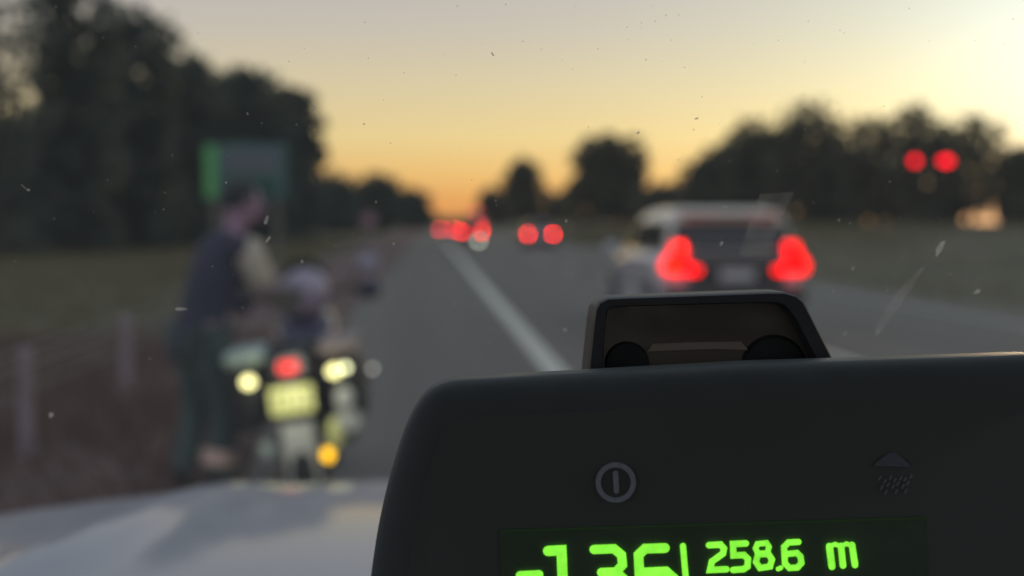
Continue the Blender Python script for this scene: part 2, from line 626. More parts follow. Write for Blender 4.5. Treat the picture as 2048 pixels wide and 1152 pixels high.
# ------------------------------------------------------------------ green road sign
d = 26.0
sp = at(492, d)
sg = empty('road_sign', (sp.x, d, gz(sp.x, d)), 0, 'green roadside sign with a bright green left edge on two grey posts behind the person', 'sign')
zt, zb = zat(290, d), zat(398, d)
hw = 0.80
M['sign_green'] = mat('sign_teal', (0.09, 0.20, 0.19), 0.45, noise=(0.07, 0.16, 0.15), scale=1.2)
M['sign_bright'] = mat('sign_bright_green', (0.16, 0.62, 0.18), 0.4, noise=(0.14, 0.54, 0.15), scale=3)
M['sign_grey'] = mat('sign_grey_panel', (0.17, 0.20, 0.22), 0.5)
M['sign_dark'] = mat('sign_dark_green', (0.015, 0.10, 0.07), 0.45)
M['sign_back'] = mat('sign_post_grey', (0.22, 0.21, 0.18), 0.5, .3)
s = MB(); s.box((0, 0, (zt + zb) / 2), (hw * 2, .03, zt - zb), bev=.01); s.build('sign_board', M['sign_green'], sg)
s = MB(); s.box((-hw + .13, -.021, (zt + zb) / 2), (.22, .008, zt - zb - .06)); s.build('edge_panel', M['sign_bright'], sg)
s = MB(); s.box((.12, -.021, zt - .33), (1.0, .008, .42)); s.build('upper_panel', M['sign_grey'], sg)
s = MB(); s.box((.12, -.021, zb + .24), (1.0, .008, .34)); s.build('lower_panel', M['sign_dark'], sg)
for x in (-.6, .60):
    s = MB(); s.box((x, .06, (zt) / 2 - .2), (.11, .08, zt + .3), bev=.01); s.build('post', M['sign_back'], sg)

# round sign further on
d = 60.0
sp = at(738, d)
M['sign_white'] = mat('sign_white', (0.40, 0.33, 0.36), 0.5)
M['sign_red'] = mat('sign_red', (0.45, 0.06, 0.07), 0.5)
M['sign_pale'] = mat('sign_pale_green', (0.07, 0.10, 0.08), 0.5)
rs = empty('round_sign', (sp.x, d, 0), 0, 'small round white sign with a red rim on a post by the left verge', 'sign')
zc = zat(440, d)
s = MB(); s.cyl((0, -.02, zc), (0, .0, zc), .36, n=40); s.build('sign_disc', M['sign_white'], rs)
s = MB()
s.torus((0, 0, 0), .33, .035, 'Z', 40, 8)
o = s.build('rim', M['sign_red'], rs); o.rotation_euler = (R(90), 0, 0); o.location = (0, -.025, zc)
s = MB(); s.cyl((0, .03, 0), (0, .03, zc + .3), .038); s.build('post', M['galv'], rs)
s = MB(); s.box((.05, -.01, zat(487, d)), (.5, .02, .4), bev=.008); s.build('lower_plate', M['sign_pale'], rs)

# pair of red windscreen reflections, built as lit spots on an added mast
d = 62.0
sp = at(1860, d)
bz = gz(sp.x, d)
red_refl = empty('warning_signal', (sp.x, d, bz), 0, 'mast with two lit red signals side by side before the right wood', 'signal')
zc = zat(320, d) - bz
s = MB(); s.cyl((0, .1, -.2), (0, .1, zc + .3), .05, .04); s.build('mast', M['black'], red_refl)
s = MB(); s.box((0, .06, zc), (1.9, .05, .06)); s.build('cross_arm', M['black'], red_refl)
for x, ww in ((-.80, .19), (.72, .32)):
    s = MB(); s.cyl((x, -.02, zc), (x, .06, zc), .42, n=32); s.build('backing_board', M['black'], red_refl)
    s = MB(); s.sph((x, -.04, zc), (ww, .04, .17)); ln = s.build('signal_lens', M['signal_red'], red_refl)
    s = MB(); s.tube([(x + math.cos(a) * .36, -.16, zc + math.sin(a) * .2 + .02) for a in [math.pi * k / 10 for k in range(11)]], .012, 6); s.build('hood', M['black'], red_refl)


# ------------------------------------------------------------------ cars
def rrect(cx, cy, hx, hy, r, n=6):
    pts = []
    for qx, qy, a0 in ((1, 1, 0), (-1, 1, 90), (-1, -1, 180), (1, -1, 270)):
        for k in range(n + 1):
            a = R(a0 + 90 * k / n)
            pts.append((cx + qx * (hx - r) + math.cos(a) * r, cy + qy * (hy - r) + math.sin(a) * r))
    return pts


def wheel(parent, x, y, r=.33, wd=.22, side=1):
    e = bpy.data.objects.new('wheel', None); e.location = (x, y, r); link(e, parent)
    s = MB(); s.torus((0, 0, 0), r - wd * .36, wd * .36, 'X', 32, 10); s.cyl((-wd * .36, 0, 0), (wd * .36, 0, 0), r - wd * .3, n=28); s.build('tyre', M['rubber'], e)
    s = MB()
    s.cyl((side * wd * .34, 0, 0), (side * wd * .40, 0, 0), r * .62, n=28)
    for k in range(5):
        a = k * 2 * math.pi / 5
        s.box((side * wd * .42, math.cos(a) * r * .32, math.sin(a) * r * .32), (.02, .06, r * .6), Euler((a + math.pi / 2, 0, 0)))
    s.build('rim', M['alloy'], e)


def car(name, loc, label, paint, roofp=None, H=1.63, L_=4.4, W=1.82, lamps='L', lampm='red_on', cat='car', group=None, wide=1.0, lampw=None):
    root = empty(name, loc, 0, label, cat, group)
    h = W / 2
    kz = H / 1.63
    st = [(-L_ / 2, .74, .42, .90), (-L_ / 2 + .05, .84, .34, .98), (-L_ / 2 + .25, .97, .27, 1.05), (-L_ / 2 + .8, 1.0, .24, 1.07),
          (0, 1.0, .22, 1.04), (L_ / 2 - 1.1, .99, .24, 1.02), (L_ / 2 - .55, .95, .26, .95), (L_ / 2 - .15, .84, .32, .84), (L_ / 2, .68, .40, .72)]
    s = MB()
    s.loft([[(x, y, z) for x, z in rrect(0, (a + b_) / 2 * kz, k * h, (b_ - a) / 2 * kz, .14, 5)] for y, k, a, b_ in st])
    s.build('body', M[paint], root)
    lv = [(1.0, -L_ / 2 + .10, L_ / 2 - 1.05, .90), (1.15, -L_ / 2 + .16, L_ / 2 - 1.32, .87), (1.35, -L_ / 2 + .25, L_ / 2 - 1.68, .80 * wide),
          (1.50, -L_ / 2 + .34, L_ / 2 - 1.98, .76 * wide), (1.58, -L_ / 2 + .44, L_ / 2 - 2.25, .72 * wide), (1.63, -L_ / 2 + .75, L_ / 2 - 2.7, .60 * wide)]

    def ringat(z, grow=0.0):
        z0 = z / kz
        for i in range(len(lv) - 1):
            if lv[i][0] <= z0 <= lv[i + 1][0] + 1e-6:
                f = (z0 - lv[i][0]) / (lv[i + 1][0] - lv[i][0])
                ya, yb, ww = [lv[i][j] + (lv[i + 1][j] - lv[i][j]) * f for j in (1, 2, 3)]
                break
        return [(x, y, z) for x, y in rrect(0, (ya + yb) / 2, ww * h / .91 * .91 + grow, (yb - ya) / 2 + grow, .16, 6)]
    s = MB()
    s.loft([ringat(l[0] * kz) for l in lv])
    s.build('cabin', M[roofp or paint], root)
    # windows lie 4 mm proud of the cabin shell
    ztop, zbot = 1.46 * kz, 1.10 * kz
    zs = [zbot + (ztop - zbot) * k / 6 for k in range(7)]

    def glass(name_, idx, f0=0.0, f1=1.0, za=0, zb_=7):
        s = MB()
        rows = []
        for z in zs[za:zb_]:
            rg = [Vector(p) for p in ringat(z, .005)]
            if len(idx) == 2:
                a, b2 = rg[idx[0]], rg[idx[1]]
                rows.append([a.lerp(b2, f0 + (f1 - f0) * k / 5) for k in range(6)])
            else:
                rows.append([rg[i] for i in idx])
        s.loft(rows, False, False, False)
        return s.build(name_, M['glass_dark'], root)
    # ring order: corners (+,+),( -,+),( -,-),(+,-) each 7 points
    glass('rear_window', list(range(17, 25)))
    glass('windscreen', (6, 7), .03, .97)
    for a, b2 in ((13, 14), (27, 0)):
        glass('side_window', (a, b2), .04, .46) if a == 13 else glass('side_window', (a, b2), .54, .96)
        glass('side_window', (a, b2), .50, .93) if a == 13 else glass('side_window', (a, b2), .07, .50)
    # rear spoiler, bumper, plate
    s = MB(); s.box((0, -L_ / 2 + .34, 1.545 * kz), (W * .68, .26, .035), Euler((R(-6), 0, 0)), bev=.012); s.build('spoiler', M[roofp or paint], root)
    s = MB(); s.box((0, -L_ / 2 - .01, .46 * kz), (W * .80, .16, .22), bev=.05); s.build('bumper', M['black'], root)
    s = MB(); s.box((0, -L_ / 2 - .066, .80 * kz), (.44, .02, .13), bev=.004); s.build('number_plate', M['plate'], root)
    if lamps == 'L':
        s = MB(); s.box((0, -L_ / 2 + .02, .88 * kz), (W * .66, .15, .42), bev=.03); s.box((0, -L_ / 2 + .10, .56 * kz), (W * .96, .30, .26), bev=.06); s.build('tailgate_trim', M['dark_paint'], root)  # dark panels stand in for the shade on the car's rear
    for sgn in (-1, 1):
        if lamps == 'L':
            P = [(.64, 1.20), (.73, 1.20), (.79, 1.05), (.87, .96), (.87, .86), (.83, .82), (.46, .82), (.44, .885), (.62, .94), (.645, 1.05)]
            s = MB()
            s.ngon_prism([(sgn * x * h / .91, 0, z * kz) for x, z in P], (0, -L_ / 2 - .065, 0), (0, -L_ / 2 + .30, 0))
            tl = s.build('tail_lamp', M[lampm], root)
            for bx, bz2, br2 in ((.69, 1.15, .026), (.79, .905, .034)):
                s = MB(); s.sph((sgn * bx * h / .91, -L_ / 2 - .075, bz2 * kz), (br2, .02, br2))
                s.build('bulb', M['red_hot' if sgn < 0 else 'red_on'], tl)
        else:
            lw = lampw or .12
            s = MB(); s.box((sgn * (h - .17), -L_ / 2 - .02, .86 * kz), (lw, .08, .11), bev=.02); s.build('tail_lamp', M[lampm], root)
        s = MB()
        s.sph((sgn * (h + .13), L_ / 2 - 1.55, 1.08 * kz), (.12, .07, .08))
        s.cyl((sgn * (h - .10), L_ / 2 - 1.52, 1.02 * kz), (sgn * (h + .08), L_ / 2 - 1.55, 1.06 * kz), .025)
        s.build('door_mirror', M[paint], root)
        s = MB(); s.box((sgn * (h * .72), L_ / 2 - .12, .70 * kz), (.32, .18, .14), bev=.04); s.build('headlight', M['chrome'], root)
        s = MB(); s.box((sgn * (h + .002), -.02, .62 * kz), (.012, L_ * .42, .05), bev=.004); s.build('side_moulding', M['black'], root)
        for yy in (-L_ / 2 + .85, L_ / 2 - .88):
            s = MB()
            s.cyl((sgn * (h - .04), yy, .33), (sgn * (h + .006), yy, .33), .41, n=32)
            s.build('wheel_arch', M['black'], root)
            wheel(root, sgn * (h - .06), yy, .33, .23, sgn)
    return root


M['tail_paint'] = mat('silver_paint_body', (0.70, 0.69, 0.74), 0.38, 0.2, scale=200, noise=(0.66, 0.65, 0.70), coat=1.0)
M['roof_paint'] = mat('silver_paint_roof', (0.84, 0.78, 0.64), 0.38, 0.2, scale=200, noise=(0.80, 0.74, 0.61), coat=1.0)  # warm sunset reflection is put into the silver roof's colour
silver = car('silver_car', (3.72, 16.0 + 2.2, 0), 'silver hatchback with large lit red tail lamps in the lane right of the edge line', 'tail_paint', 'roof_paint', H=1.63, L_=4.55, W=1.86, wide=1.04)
silver.rotation_euler = (0, 0, R(1.3))
car('grey_car', at(1075, 73 + 2.1), 'grey car with two lit tail lamps in the right lane beyond the silver hatchback', 'silver_paint', H=1.5, L_=4.3, W=1.75, lamps='s', lampm='red_far', group='cars far down the road')
car('dark_car', at(941, 92 + 2.1), 'dark car ahead in the left lane with bright tail lamps overlapping the one beyond', 'dark_paint', H=1.5, L_=4.3, W=1.75, lamps='s', lampm='red_far', group='cars far down the road', lampw=.16)
car('dark_car', at(893, 135 + 2.1), 'farthest dark car, nearest the left verge, with dim tail lamps', 'dark_paint', H=1.45, L_=4.3, W=1.75, lamps='s', lampm='red_dim', group='cars far down the road', lampw=.2)
# small pale glowing box low at the rear of the dark car
M['plate_lamp'] = mat('plate_lamp', (0.6, 0.65, 0.55), 0.4, emit=(.75, .9, .72), es=14.0)
dk = [o_ for o_ in bpy.data.objects if o_.get('label', '').startswith('dark car ahead')][0]
s = MB(); s.box((.52, -2.2, .16), (.22, .05, .10), bev=.01); s.build('plate_lamp', M['plate_lamp'], dk)
# far truck
tp = at(952, 188)
tk = empty('truck', tp, 0, 'small far truck with red marker lamps on its box, farthest down the right lane', 'truck')
s = MB(); s.box((0, 1.5, 1.9), (2.1, 4.5, 2.2), bev=.05); s.build('cargo_box', M['grey_paint'], tk)
s = MB(); s.box((0, 4.7, 1.5), (1.9, 1.5, 1.7), bev=.15); s.build('cab', M['grey_paint'], tk)
s = MB(); s.box((0, 2.2, .62), (1.0, 6.0, .2)); s.build('chassis', M['black'], tk)
for x in (-.9, .9):
    s = MB(); s.box((x * .45, -.78, 2.86), (.12, .05, .07)); s.build('marker_lamp', M['red_dim'], tk)
    s = MB(); s.box((x, -.78, .85), (.12, .05, .08)); s.build('tail_lamp', M['red_dim'], tk)
    for yy in (.2, 4.5):
        wheel(tk, x, yy, .42, .25, 1 if x > 0 else -1)


# ------------------------------------------------------------------ motorcycle
M['moto_blue'] = mat('moto_dark_blue', (0.03, 0.03, 0.09), 0.3, 0.2, coat=1.0, scale=20)
M['moto_black'] = mat('moto_black', (0.02, 0.02, 0.022), 0.4, scale=20)
M['seat'] = mat('seat_vinyl', (0.025, 0.024, 0.024), 0.65, scale=40, bump=.2)
M['pale_green'] = mat('pannier_pale_green', (0.50, 0.62, 0.54), 0.5)
M['tan'] = mat('pannier_tan', (0.38, 0.31, 0.28), 0.6)
M['flap'] = mat('grey_mudflap', (0.66, 0.67, 0.60), 0.6)
M['yellow_plate'] = mat('yellow_plate', (0.80, 0.80, 0.30), 0.5, noise=(0.76, 0.76, 0.27))
M['plate_black'] = mat('plate_black', (0.02, 0.02, 0.02), 0.5)
M['ind_on'] = mat('lit_indicator', (0.8, 0.75, 0.4), 0.3, emit=(1.0, 0.92, 0.38), es=3.4)
M['ind_hot'] = mat('lit_bulb', (0.8, 0.8, 0.6), 0.3, emit=(1.0, 1.0, 0.55), es=5.0)
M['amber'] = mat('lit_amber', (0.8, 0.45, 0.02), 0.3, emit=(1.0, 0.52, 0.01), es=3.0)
M['moto_red'] = mat('lit_moto_tail', (0.12, 0.0, 0.0), 0.5, spec=.1, emit=(1, 0.02, 0.02), es=2.2)
M['small_white'] = mat('small_clear_lamp', (0.6, 0.6, 0.6), 0.3, emit=(.8, .78, .72), es=2.2)
M['silencer'] = mat('silencer', (0.55, 0.55, 0.46), 0.35, 0.6, scale=15)
M['mirror_pale'] = mat('pale_mirror_shell', (0.45, 0.44, 0.56), 0.4)  # reflected sky is put into a pale diffuse colour
bk = empty('motorcycle', (-.58, 7.15, .0), 0, 'motorcycle leaning on its side stand beside the person, rear lamps and yellow plate lit', 'motorcycle')
bk.rotation_euler = (0, R(-7.0), R(1.0))


def mwheel(y, wd, name):
    e = bpy.data.objects.new(name, None); e.location = (0, y, .31); link(e, bk)
    s = MB(); s.torus((0, 0, 0), .31 - wd / 2, wd / 2, 'X', 40, 12); s.build('tyre', M['rubber'], e)
    s = MB(); s.torus((0, 0, 0), .215, .022, 'X', 36, 8); s.cyl((-.05, 0, 0), (.05, 0, 0), .035)
    for k in range(6):
        a = k * math.pi / 3
        s.tube([(0, 0, 0), (0, math.cos(a) * .21, math.sin(a) * .21)], .012, 6)
    s.build('rim', M['alloy'], e)
    s = MB(); s.cyl((.06, 0, 0), (.066, 0, 0), .14, n=32); s.build('brake_disc', M['chrome'], e)
mwheel(-.70, .17, 'rear_wheel')
mwheel(.74, .12, 'front_wheel')
s = MB()
s.tube([(-.12, -.25, .42), (-.12, -.1, .62), (-.1, .3, .80), (0, .42, .86)], .025)
s.tube([(.12, -.25, .42), (.12, -.1, .62), (.1, .3, .80), (0, .42, .86)], .025)
s.tube([(-.11, -.1, .62), (-.09, -.9, .74)], .018); s.tube([(.11, -.1, .62), (.09, -.9, .74)], .018)
s.tube([(0, .42, .86), (0, .35, .35), (0, -.2, .30)], .022)
s.build('frame', M['moto_black'], bk)
s = MB()
s.box((0, .05, .42), (.30, .38, .26), bev=.04); s.cyl((0, .14, .52), (0, .24, .70), .10, n=20); s.cyl((-.19, -.02, .40), (.19, -.02, .40), .11, n=24)
for k in range(6): s.cyl((0, .15 + k * .016, .535 + k * .027), (0, .153 + k * .016, .543 + k * .027), .125, n=24)
s.build('engine', M['engine'], bk)
# fuel tank
s = MB()
prof = [(-.12, .06, .70, .80), (-.05, .13, .68, .88), (.08, .17, .68, .95), (.22, .17, .70, .97), (.33, .12, .74, .95), (.38, .05, .78, .90)]
s.loft([[(x, y, z) for x, z in rrect(0, (a + b_) / 2, wd, (b_ - a) / 2, min(wd, (b_ - a) / 2) * .7, 4)] for y, wd, a, b_ in prof])
s.build('fuel_tank', M['moto_blue'], bk)
s = MB()
prof = [(-.88, .08, .82, .88), (-.75, .12, .80, .88), (-.55, .14, .77, .85), (-.38, .16, .71, .79), (-.18, .15, .70, .78), (-.08, .09, .72, .80)]
s.loft([[(x, y, z) for x, z in rrect(0, (a + b_) / 2, wd, (b_ - a) / 2, .03, 4)] for y, wd, a, b_ in prof])
s.build('seat', M['seat'], bk)
s = MB()
prof = [(-1.04, .07, .74, .83), (-.95, .11, .72, .86), (-.7, .13, .66, .80), (-.35, .13, .58, .70)]
s.loft([[(x, y, z) for x, z in rrect(0, (a + b_) / 2, wd, (b_ - a) / 2, .03, 4)] for y, wd, a, b_ in prof])
s.build('tail_cowl', M['moto_black'], bk)
s = MB(); s.box((0, -1.055, .785), (.085, .03, .05), bev=.012); s.build('tail_lamp', M['moto_red'], bk)
s = MB(); s.box((0, -1.03, .72), (.05, .02, .04)); s.build('plate_bracket', M['moto_black'], bk)
pl = MB().box((0, -1.085, .635), (.200, .008, .125), Euler((R(-12), 0, 0)), bev=.003).build('number_plate', M['yellow_plate'], bk)
s = MB()
for k, gl in enumerate(('I', 'o', 'I', 'I')):
    x = -.066 + k * .044
    s.box((x, -1.0915, .635), (.010, .003, .062), Euler((R(-12), 0, 0)))
    if k != 2: s.box((x + .010, -1.0965 if False else -1.0860 - .0055, .662), (.018, .003, .009), Euler((R(-12), 0, 0)))
s.build('characters', M['plate_black'], pl)
s = MB(); s.box((0, -1.10, .725), (.06, .03, .018), bev=.004); s.build('plate_lamp', M['moto_black'], bk)  # black housing added along with the plate's fill spot
for sgn in (-1, 1):
    ex = .205 if sgn > 0 else -.195
    st = MB().tube([(0, -.98, .735), (ex * .8, -1.0, .735)], .010, 8).build('indicator', M['moto_black'], bk)
    s = MB(); s.sph((ex, -1.01, .735), (.030, .022, .026)); s.build('lens', M['ind_on'], st)
    if sgn > 0:
        s = MB(); s.sph((ex + .055, -1.02, .745), (.015, .010, .015)); s.build('bulb', M['ind_hot'], st)
    # panniers
    px_ = sgn * .245
    pn = MB().box((px_, -.62, .63), (.17, .42, .32), bev=.05).build('pannier', M['moto_black'], bk)
    s = MB(); s.box((px_ - .02 * sgn, -.63, .83), (.20, .44, .075), bev=.03); s.build('lid', M['pale_green' if sgn < 0 else 'tan'], pn)
    # fork and front
    s = MB(); s.tube([(sgn * .09, .74, .31), (sgn * .09, .46, .98)], .024); s.build('fork', M['chrome'], bk)
    s = MB(); s.tube([(0, .45, .99), (sgn * .14, .44, 1.04), (sgn * .30, .38, 1.05), (sgn * .36, .34, 1.04)], .012); hb = s.build('handlebar', M['moto_black'], bk)
    s = MB(); s.tube([(sgn * .28, .39, 1.05), (sgn * .40, .31, 1.03)], .019); s.build('grip', M['rubber'], hb)
    s = MB(); s.sph((sgn * .37, .42, 1.03), (.075, .04, .06)); s.build('hand_guard', M['moto_blue'], hb)
    s = MB(); s.tube([(sgn * .24, .42, 1.05), (sgn * .33, .42, 1.15), (sgn * .37, .38, 1.20)], .007, 6); mr_ = s.build('mirror', M['moto_black'], bk)
    s = MB(); s.sph((sgn * .385, .37, 1.18), (.060, .022, .045)); s.build('mirror_glass', M['mirror_pale'], mr_)
    s = MB(); s.tube([(sgn * .10, -.10, .34), (sgn * .22, -.14, .33)], .014, 8); s.build('footrest', M['alloy'], bk)
s = MB(); s.sph((0, .56, .92), (.11, .10, .11)); s.build('headlight', M['moto_black'], bk)
s = MB()
s.loft([[(math.sin(a) * wd, y + (1 - math.cos(a)) * -.08, z) for a in [R(-70 + 14 * k) for k in range(11)]] for y, z, wd in ((.66, .98, .13), (.60, 1.08, .15), (.53, 1.20, .12), (.50, 1.24, .06))], False, False, False)
s.build('fly_screen', M['glass_dark'], bk)
s = MB(); s.tube([(math.sin(0) * 0, .74 + .335 * math.sin(R(a)), .31 + .335 * math.cos(R(a))) for a in range(-70, 80, 15)], .035, 8); s.build('front_mudguard', M['moto_blue'], bk)
s = MB(); s.tube([(.07, -.70, .31), (.08, -.15, .38)], .025); s.tube([(-.10, -.70, .31), (-.09, -.15, .38)], .025); s.build('swingarm', M['alloy'], bk)
s = MB()
s.box((0, -.985, .33), (.15, .012, .40), Euler((R(10), 0, 0)), bev=.004)
s.build('mud_flap', M['flap'], bk)
s = MB(); s.tube([(.12, .1, .35), (.14, -.2, .27), (.20, -.55, .36), (.235, -.98, .50)], [.022, .025, .055, .06], 16); s.build('exhaust', M['silencer'], bk)
s = MB(); s.sph((.235, -1.0, .60), (.045, .02, .055)); s.build('side_reflector', M['flap'], bk)
s = MB(); s.tube([(.12, -.72, .35), (.13, -.98, .345)], .012, 8); ar = s.build('reflector_arm', M['moto_black'], bk)
s = MB(); s.sph((.125, -1.0, .345), (.026, .014, .030)); s.build('amber_reflector', M['amber'], ar)  # reflector glows by itself in place of thrown-back light
s = MB(); s.sph((.17, -1.0, .44), (.035, .02, .075)); s.build('guard_plate', M['yellow_plate'], bk)
s = MB(); s.tube([(.16, -.2, .40), (.36, -.55, .66)], .008, 6); rl = s.build('luggage_rail', M['moto_black'], bk)
s = MB(); s.sph((.375, -.80, .70), (.010, .008, .010)); s.build('marker_lamp', M['small_white'], rl)  # glint made as a tiny glowing sphere, no lamp of the bike
s = MB(); s.tube([(-.10, -.05, .30), (-.26, .02, -.035)], .012, 8); s.build('side_stand', M['alloy'], bk)
s = MB(); s.box((-.16, -.96, .40), (.05, .02, .07), bev=.01); s.build('tool_tube', M['pale_green'], bk)
# added spot that brightens the plate in place of retroreflected headlights
pll = bpy.data.lights.new('plate_light', 'SPOT'); pll.energy = 4.5; pll.shadow_soft_size = .01; pll.spot_size = R(110); pll.spot_blend = .6; pll.color = (1, .98, .8)
plo = bpy.data.objects.new('plate_light', pll); link(plo, bk); plo.location = (0, -1.36, .78); plo.rotation_euler = Vector((0, -.27, .15)).to_track_quat('Z', 'Y').to_euler()

# helmet on the tank
M['helmet'] = mat('helmet_shell', (0.46, 0.40, 0.50), 0.3, coat=.6, noise=(0.36, 0.31, 0.40), scale=4)
hp = ptw(612, 585, 7.28)
hm = empty('helmet', (hp.x, hp.y, hp.z - .12), R(35), 'pale lilac helmet with a dark visor resting on the motorcycle tank', 'helmet')
s = MB()
s.sph((0, 0, .13), (.115, .14, .125), 3)
s.box((0, .07, .05), (.16, .12, .09), bev=.035)
s.build('shell', M['helmet'], hm)
s = MB()
s.loft([[(math.sin(a) * .121, .010 + math.cos(a) * .140, z) for a in [R(-62 + 12.4 * k) for k in range(11)]] for z in (.08, .11, .15, .17)], False, False, False)
s.build('visor', M['glass_dark'], hm)
hm.rotation_euler = (R(-6), R(-7), R(120))


# ------------------------------------------------------------------ person
def skinned(name, nodes, edges, m, parent, root_i=0, sub=2):
    """nodes: list of (pos, rx, ry) ; returns an evaluated mesh object"""
    me = bpy.data.meshes.new(name)
    me.from_pydata([n[0] for n in nodes], edges, [])
    o = bpy.data.objects.new(name, me)
    C.objects.link(o)
    md = o.modifiers.new('skin', 'SKIN')
    md.use_smooth_shade = True
    sv = me.skin_vertices[0].data
    for i, n in enumerate(nodes):
        sv[i].radius = (n[1], n[2] if len(n) > 2 else n[1])
        sv[i].use_root = (i == root_i)
    sm = o.modifiers.new('sub', 'SUBSURF'); sm.levels = sm.render_levels = sub
    bpy.context.view_layer.update()
    dg_ = bpy.context.evaluated_depsgraph_get()
    ev = o.evaluated_get(dg_)
    nm = bpy.data.meshes.new_from_object(ev)
    bpy.data.objects.remove(o)
    nm.materials.clear()
    nm.materials.append(m)
    for p in nm.polygons: p.use_smooth = True
    r = bpy.data.objects.new(name, nm)
    return link(r, parent)


M['skin'] = mat('skin', (0.42, 0.25, 0.33), 0.55, noise=(0.37, 0.22, 0.29), scale=10)
M['navy'] = mat('navy_jacket', (0.038, 0.043, 0.080), 0.8, noise=(0.028, 0.032, 0.06), scale=12, bump=.3)
M['teal'] = mat('teal_trousers', (0.085, 0.125, 0.115), 0.85, noise=(0.065, 0.10, 0.092), scale=10, bump=.3)
M['beige'] = mat('beige_sleeve', (0.66, 0.59, 0.45), 0.8, noise=(0.60, 0.53, 0.41), scale=10, bump=.3)
M['boot'] = mat('boot_leather', (0.02, 0.018, 0.018), 0.5)
M['hair'] = mat('dark_hair', (0.012, 0.02, 0.018), 0.6, scale=40)
M['ankle'] = mat('pink_reflective_band', (0.90, 0.64, 0.56), 0.5)
M['eye'] = mat('eye', (0.5, 0.5, 0.5), 0.2)
# world frame: person beside the motorcycle, turned to it. local +y = facing direction
prs = empty('person', (-1.135, 6.78, 0), R(-58), 'person in a navy jacket with beige sleeves and dark trousers leaning over the motorcycle', 'person')
prs.scale = (1, 1, .965)
V = Vector
hipz = .92
pel = V((0, -.06, hipz))
sp1 = V((0, -.01, 1.08)); sp2 = V((0, .07, 1.27)); nk0 = V((0, .13, 1.42)); nk = V((0, .155, 1.475)); hd = V((0, .175, 1.55)); hd2 = V((0, .185, 1.615))
# target hand positions in local coordinates
inv = (Matrix.Translation(prs.location) @ Matrix.Rotation(R(-58), 4, 'Z') @ Matrix.Diagonal((1, 1, .965, 1))).inverted()
handR = inv @ V((-.66, 7.02, 1.00))   # on the tank/helmet side
handL = inv @ V((-.97, 7.44, 1.05))   # left grip
def elbow(sh, ha, out_):
    mid = (sh + ha) / 2
    return mid + out_
shR, shL = V((.19, .11, 1.39)), V((-.19, .11, 1.39))
# local +x is the person's right
elR = elbow(shR, handR, V((.07, -.06, -.10)))
elL = elbow(shL, handL, V((-.07, -.04, -.10)))
wrR = elR.lerp(handR, .82); wrL = elL.lerp(handL, .82)
kneR, ankR, toeR = V((.12, .05, .50)), V((.13, -.02, .09)), V((.15, .17, .035))
kneL, ankL, toeL = V((-.12, -.02, .50)), V((-.13, -.10, .09)), V((-.16, .08, .035))
hipR, hipL = V((.09, -.04, .88)), V((-.09, -.05, .88))
nodes = [(pel, .13, .10), (sp1, .125, .09), (sp2, .15, .10), (nk0, .09, .07), (nk, .055, .055), (hd, .075, .085), (hd2, .072, .088),
         (shR, .06), (elR, .043), (wrR, .03, .026), (shL, .06), (elL, .043), (wrL, .03, .026),
         (hipR, .095), (kneR, .062), (ankR, .045), (toeR, .038, .03), (hipL, .095), (kneL, .062), (ankL, .045), (toeL, .038, .03)]
edges = [(0, 1), (1, 2), (2, 3), (3, 4), (4, 5), (5, 6), (2, 7), (7, 8), (8, 9), (2, 10), (10, 11), (11, 12), (0, 13), (13, 14), (14, 15), (15, 16), (0, 17), (17, 18), (18, 19), (19, 20)]
def add_hand(wi, wr, ha, side):
    d = (ha - wr).normalized()
    up = V((0, 0, 1))
    sd_ = d.cross(up).normalized() * side
    dn = sd_.cross(d).normalized()
    if dn.z > 0: dn = -dn
    palm = wr + d * .055
    nodes.append((palm, .036, .017)); pi_ = len(nodes) - 1
    edges.append((wi, pi_))
    for k, (off, ln) in enumerate(((-.030, .060), (-.010, .070), (.010, .072), (.030, .064))):
        a = palm + d * .045 + sd_ * off
        b_ = a + d * ln * .5 + dn * ln * .15
        c_ = b_ + d * ln * .15 + dn * ln * .42
        for q, rr in ((a, .0095), (b_, .009), (c_, .0078)):
            nodes.append((q, rr)); 
        n_ = len(nodes)
        edges.extend([(pi_, n_ - 3), (n_ - 3, n_ - 2), (n_ - 2, n_ - 1)])
    a = wr + d * .03 + sd_ * .038
    b_ = a + d * .035 + sd_ * .018 + dn * .012
    nodes.append((a, .011)); nodes.append((b_, .0095))
    n_ = len(nodes); edges.extend([(wi, n_ - 2), (n_ - 2, n_ - 1)])
add_hand(9, wrR, handR, -1)
add_hand(12, wrL, handL, 1)
body = skinned('body', nodes, edges, M['skin'], prs)
# head shape joined to the face: nose, ears, brow
s = MB()
H0 = hd2 + V((0, .012, -.005))
s.sph(H0, (.076, .098, .118), 3)
s.sph(H0 + V((0, .07, -.070)), (.042, .035, .040), 2)
s.cyl(H0 + V((0, .09, .012)), H0 + V((0, .118, -.030)), .007, .016, 10)
for x in (-1, 1): s.sph(H0 + V((x * .078, -.005, -.01)), (.010, .020, .032), 2)
s.sph(H0 + V((0, .094, -.058)), (.024, .010, .007), 2)
hd_o = s.build('head', M['skin'], prs)
for x in (-1, 1):
    s = MB(); s.sph(H0 + V((x * .030, .086, .012)), (.012, .010, .008), 2); s.build('eye', M['eye'], hd_o)
s = MB()
s.sph(H0 + V((0, -.018, .028)), (.083, .098, .104), 3)
for v in list(s.bm.verts):
    if v.co.y > H0.y + .045 and v.co.z < H0.z + .055: v.co.y = H0.y + .04
    v.co += Vector((random.uniform(-1, 1), random.uniform(-1, 1), random.uniform(-1, 1))) * .003
s.build('hair', M['hair'], prs)
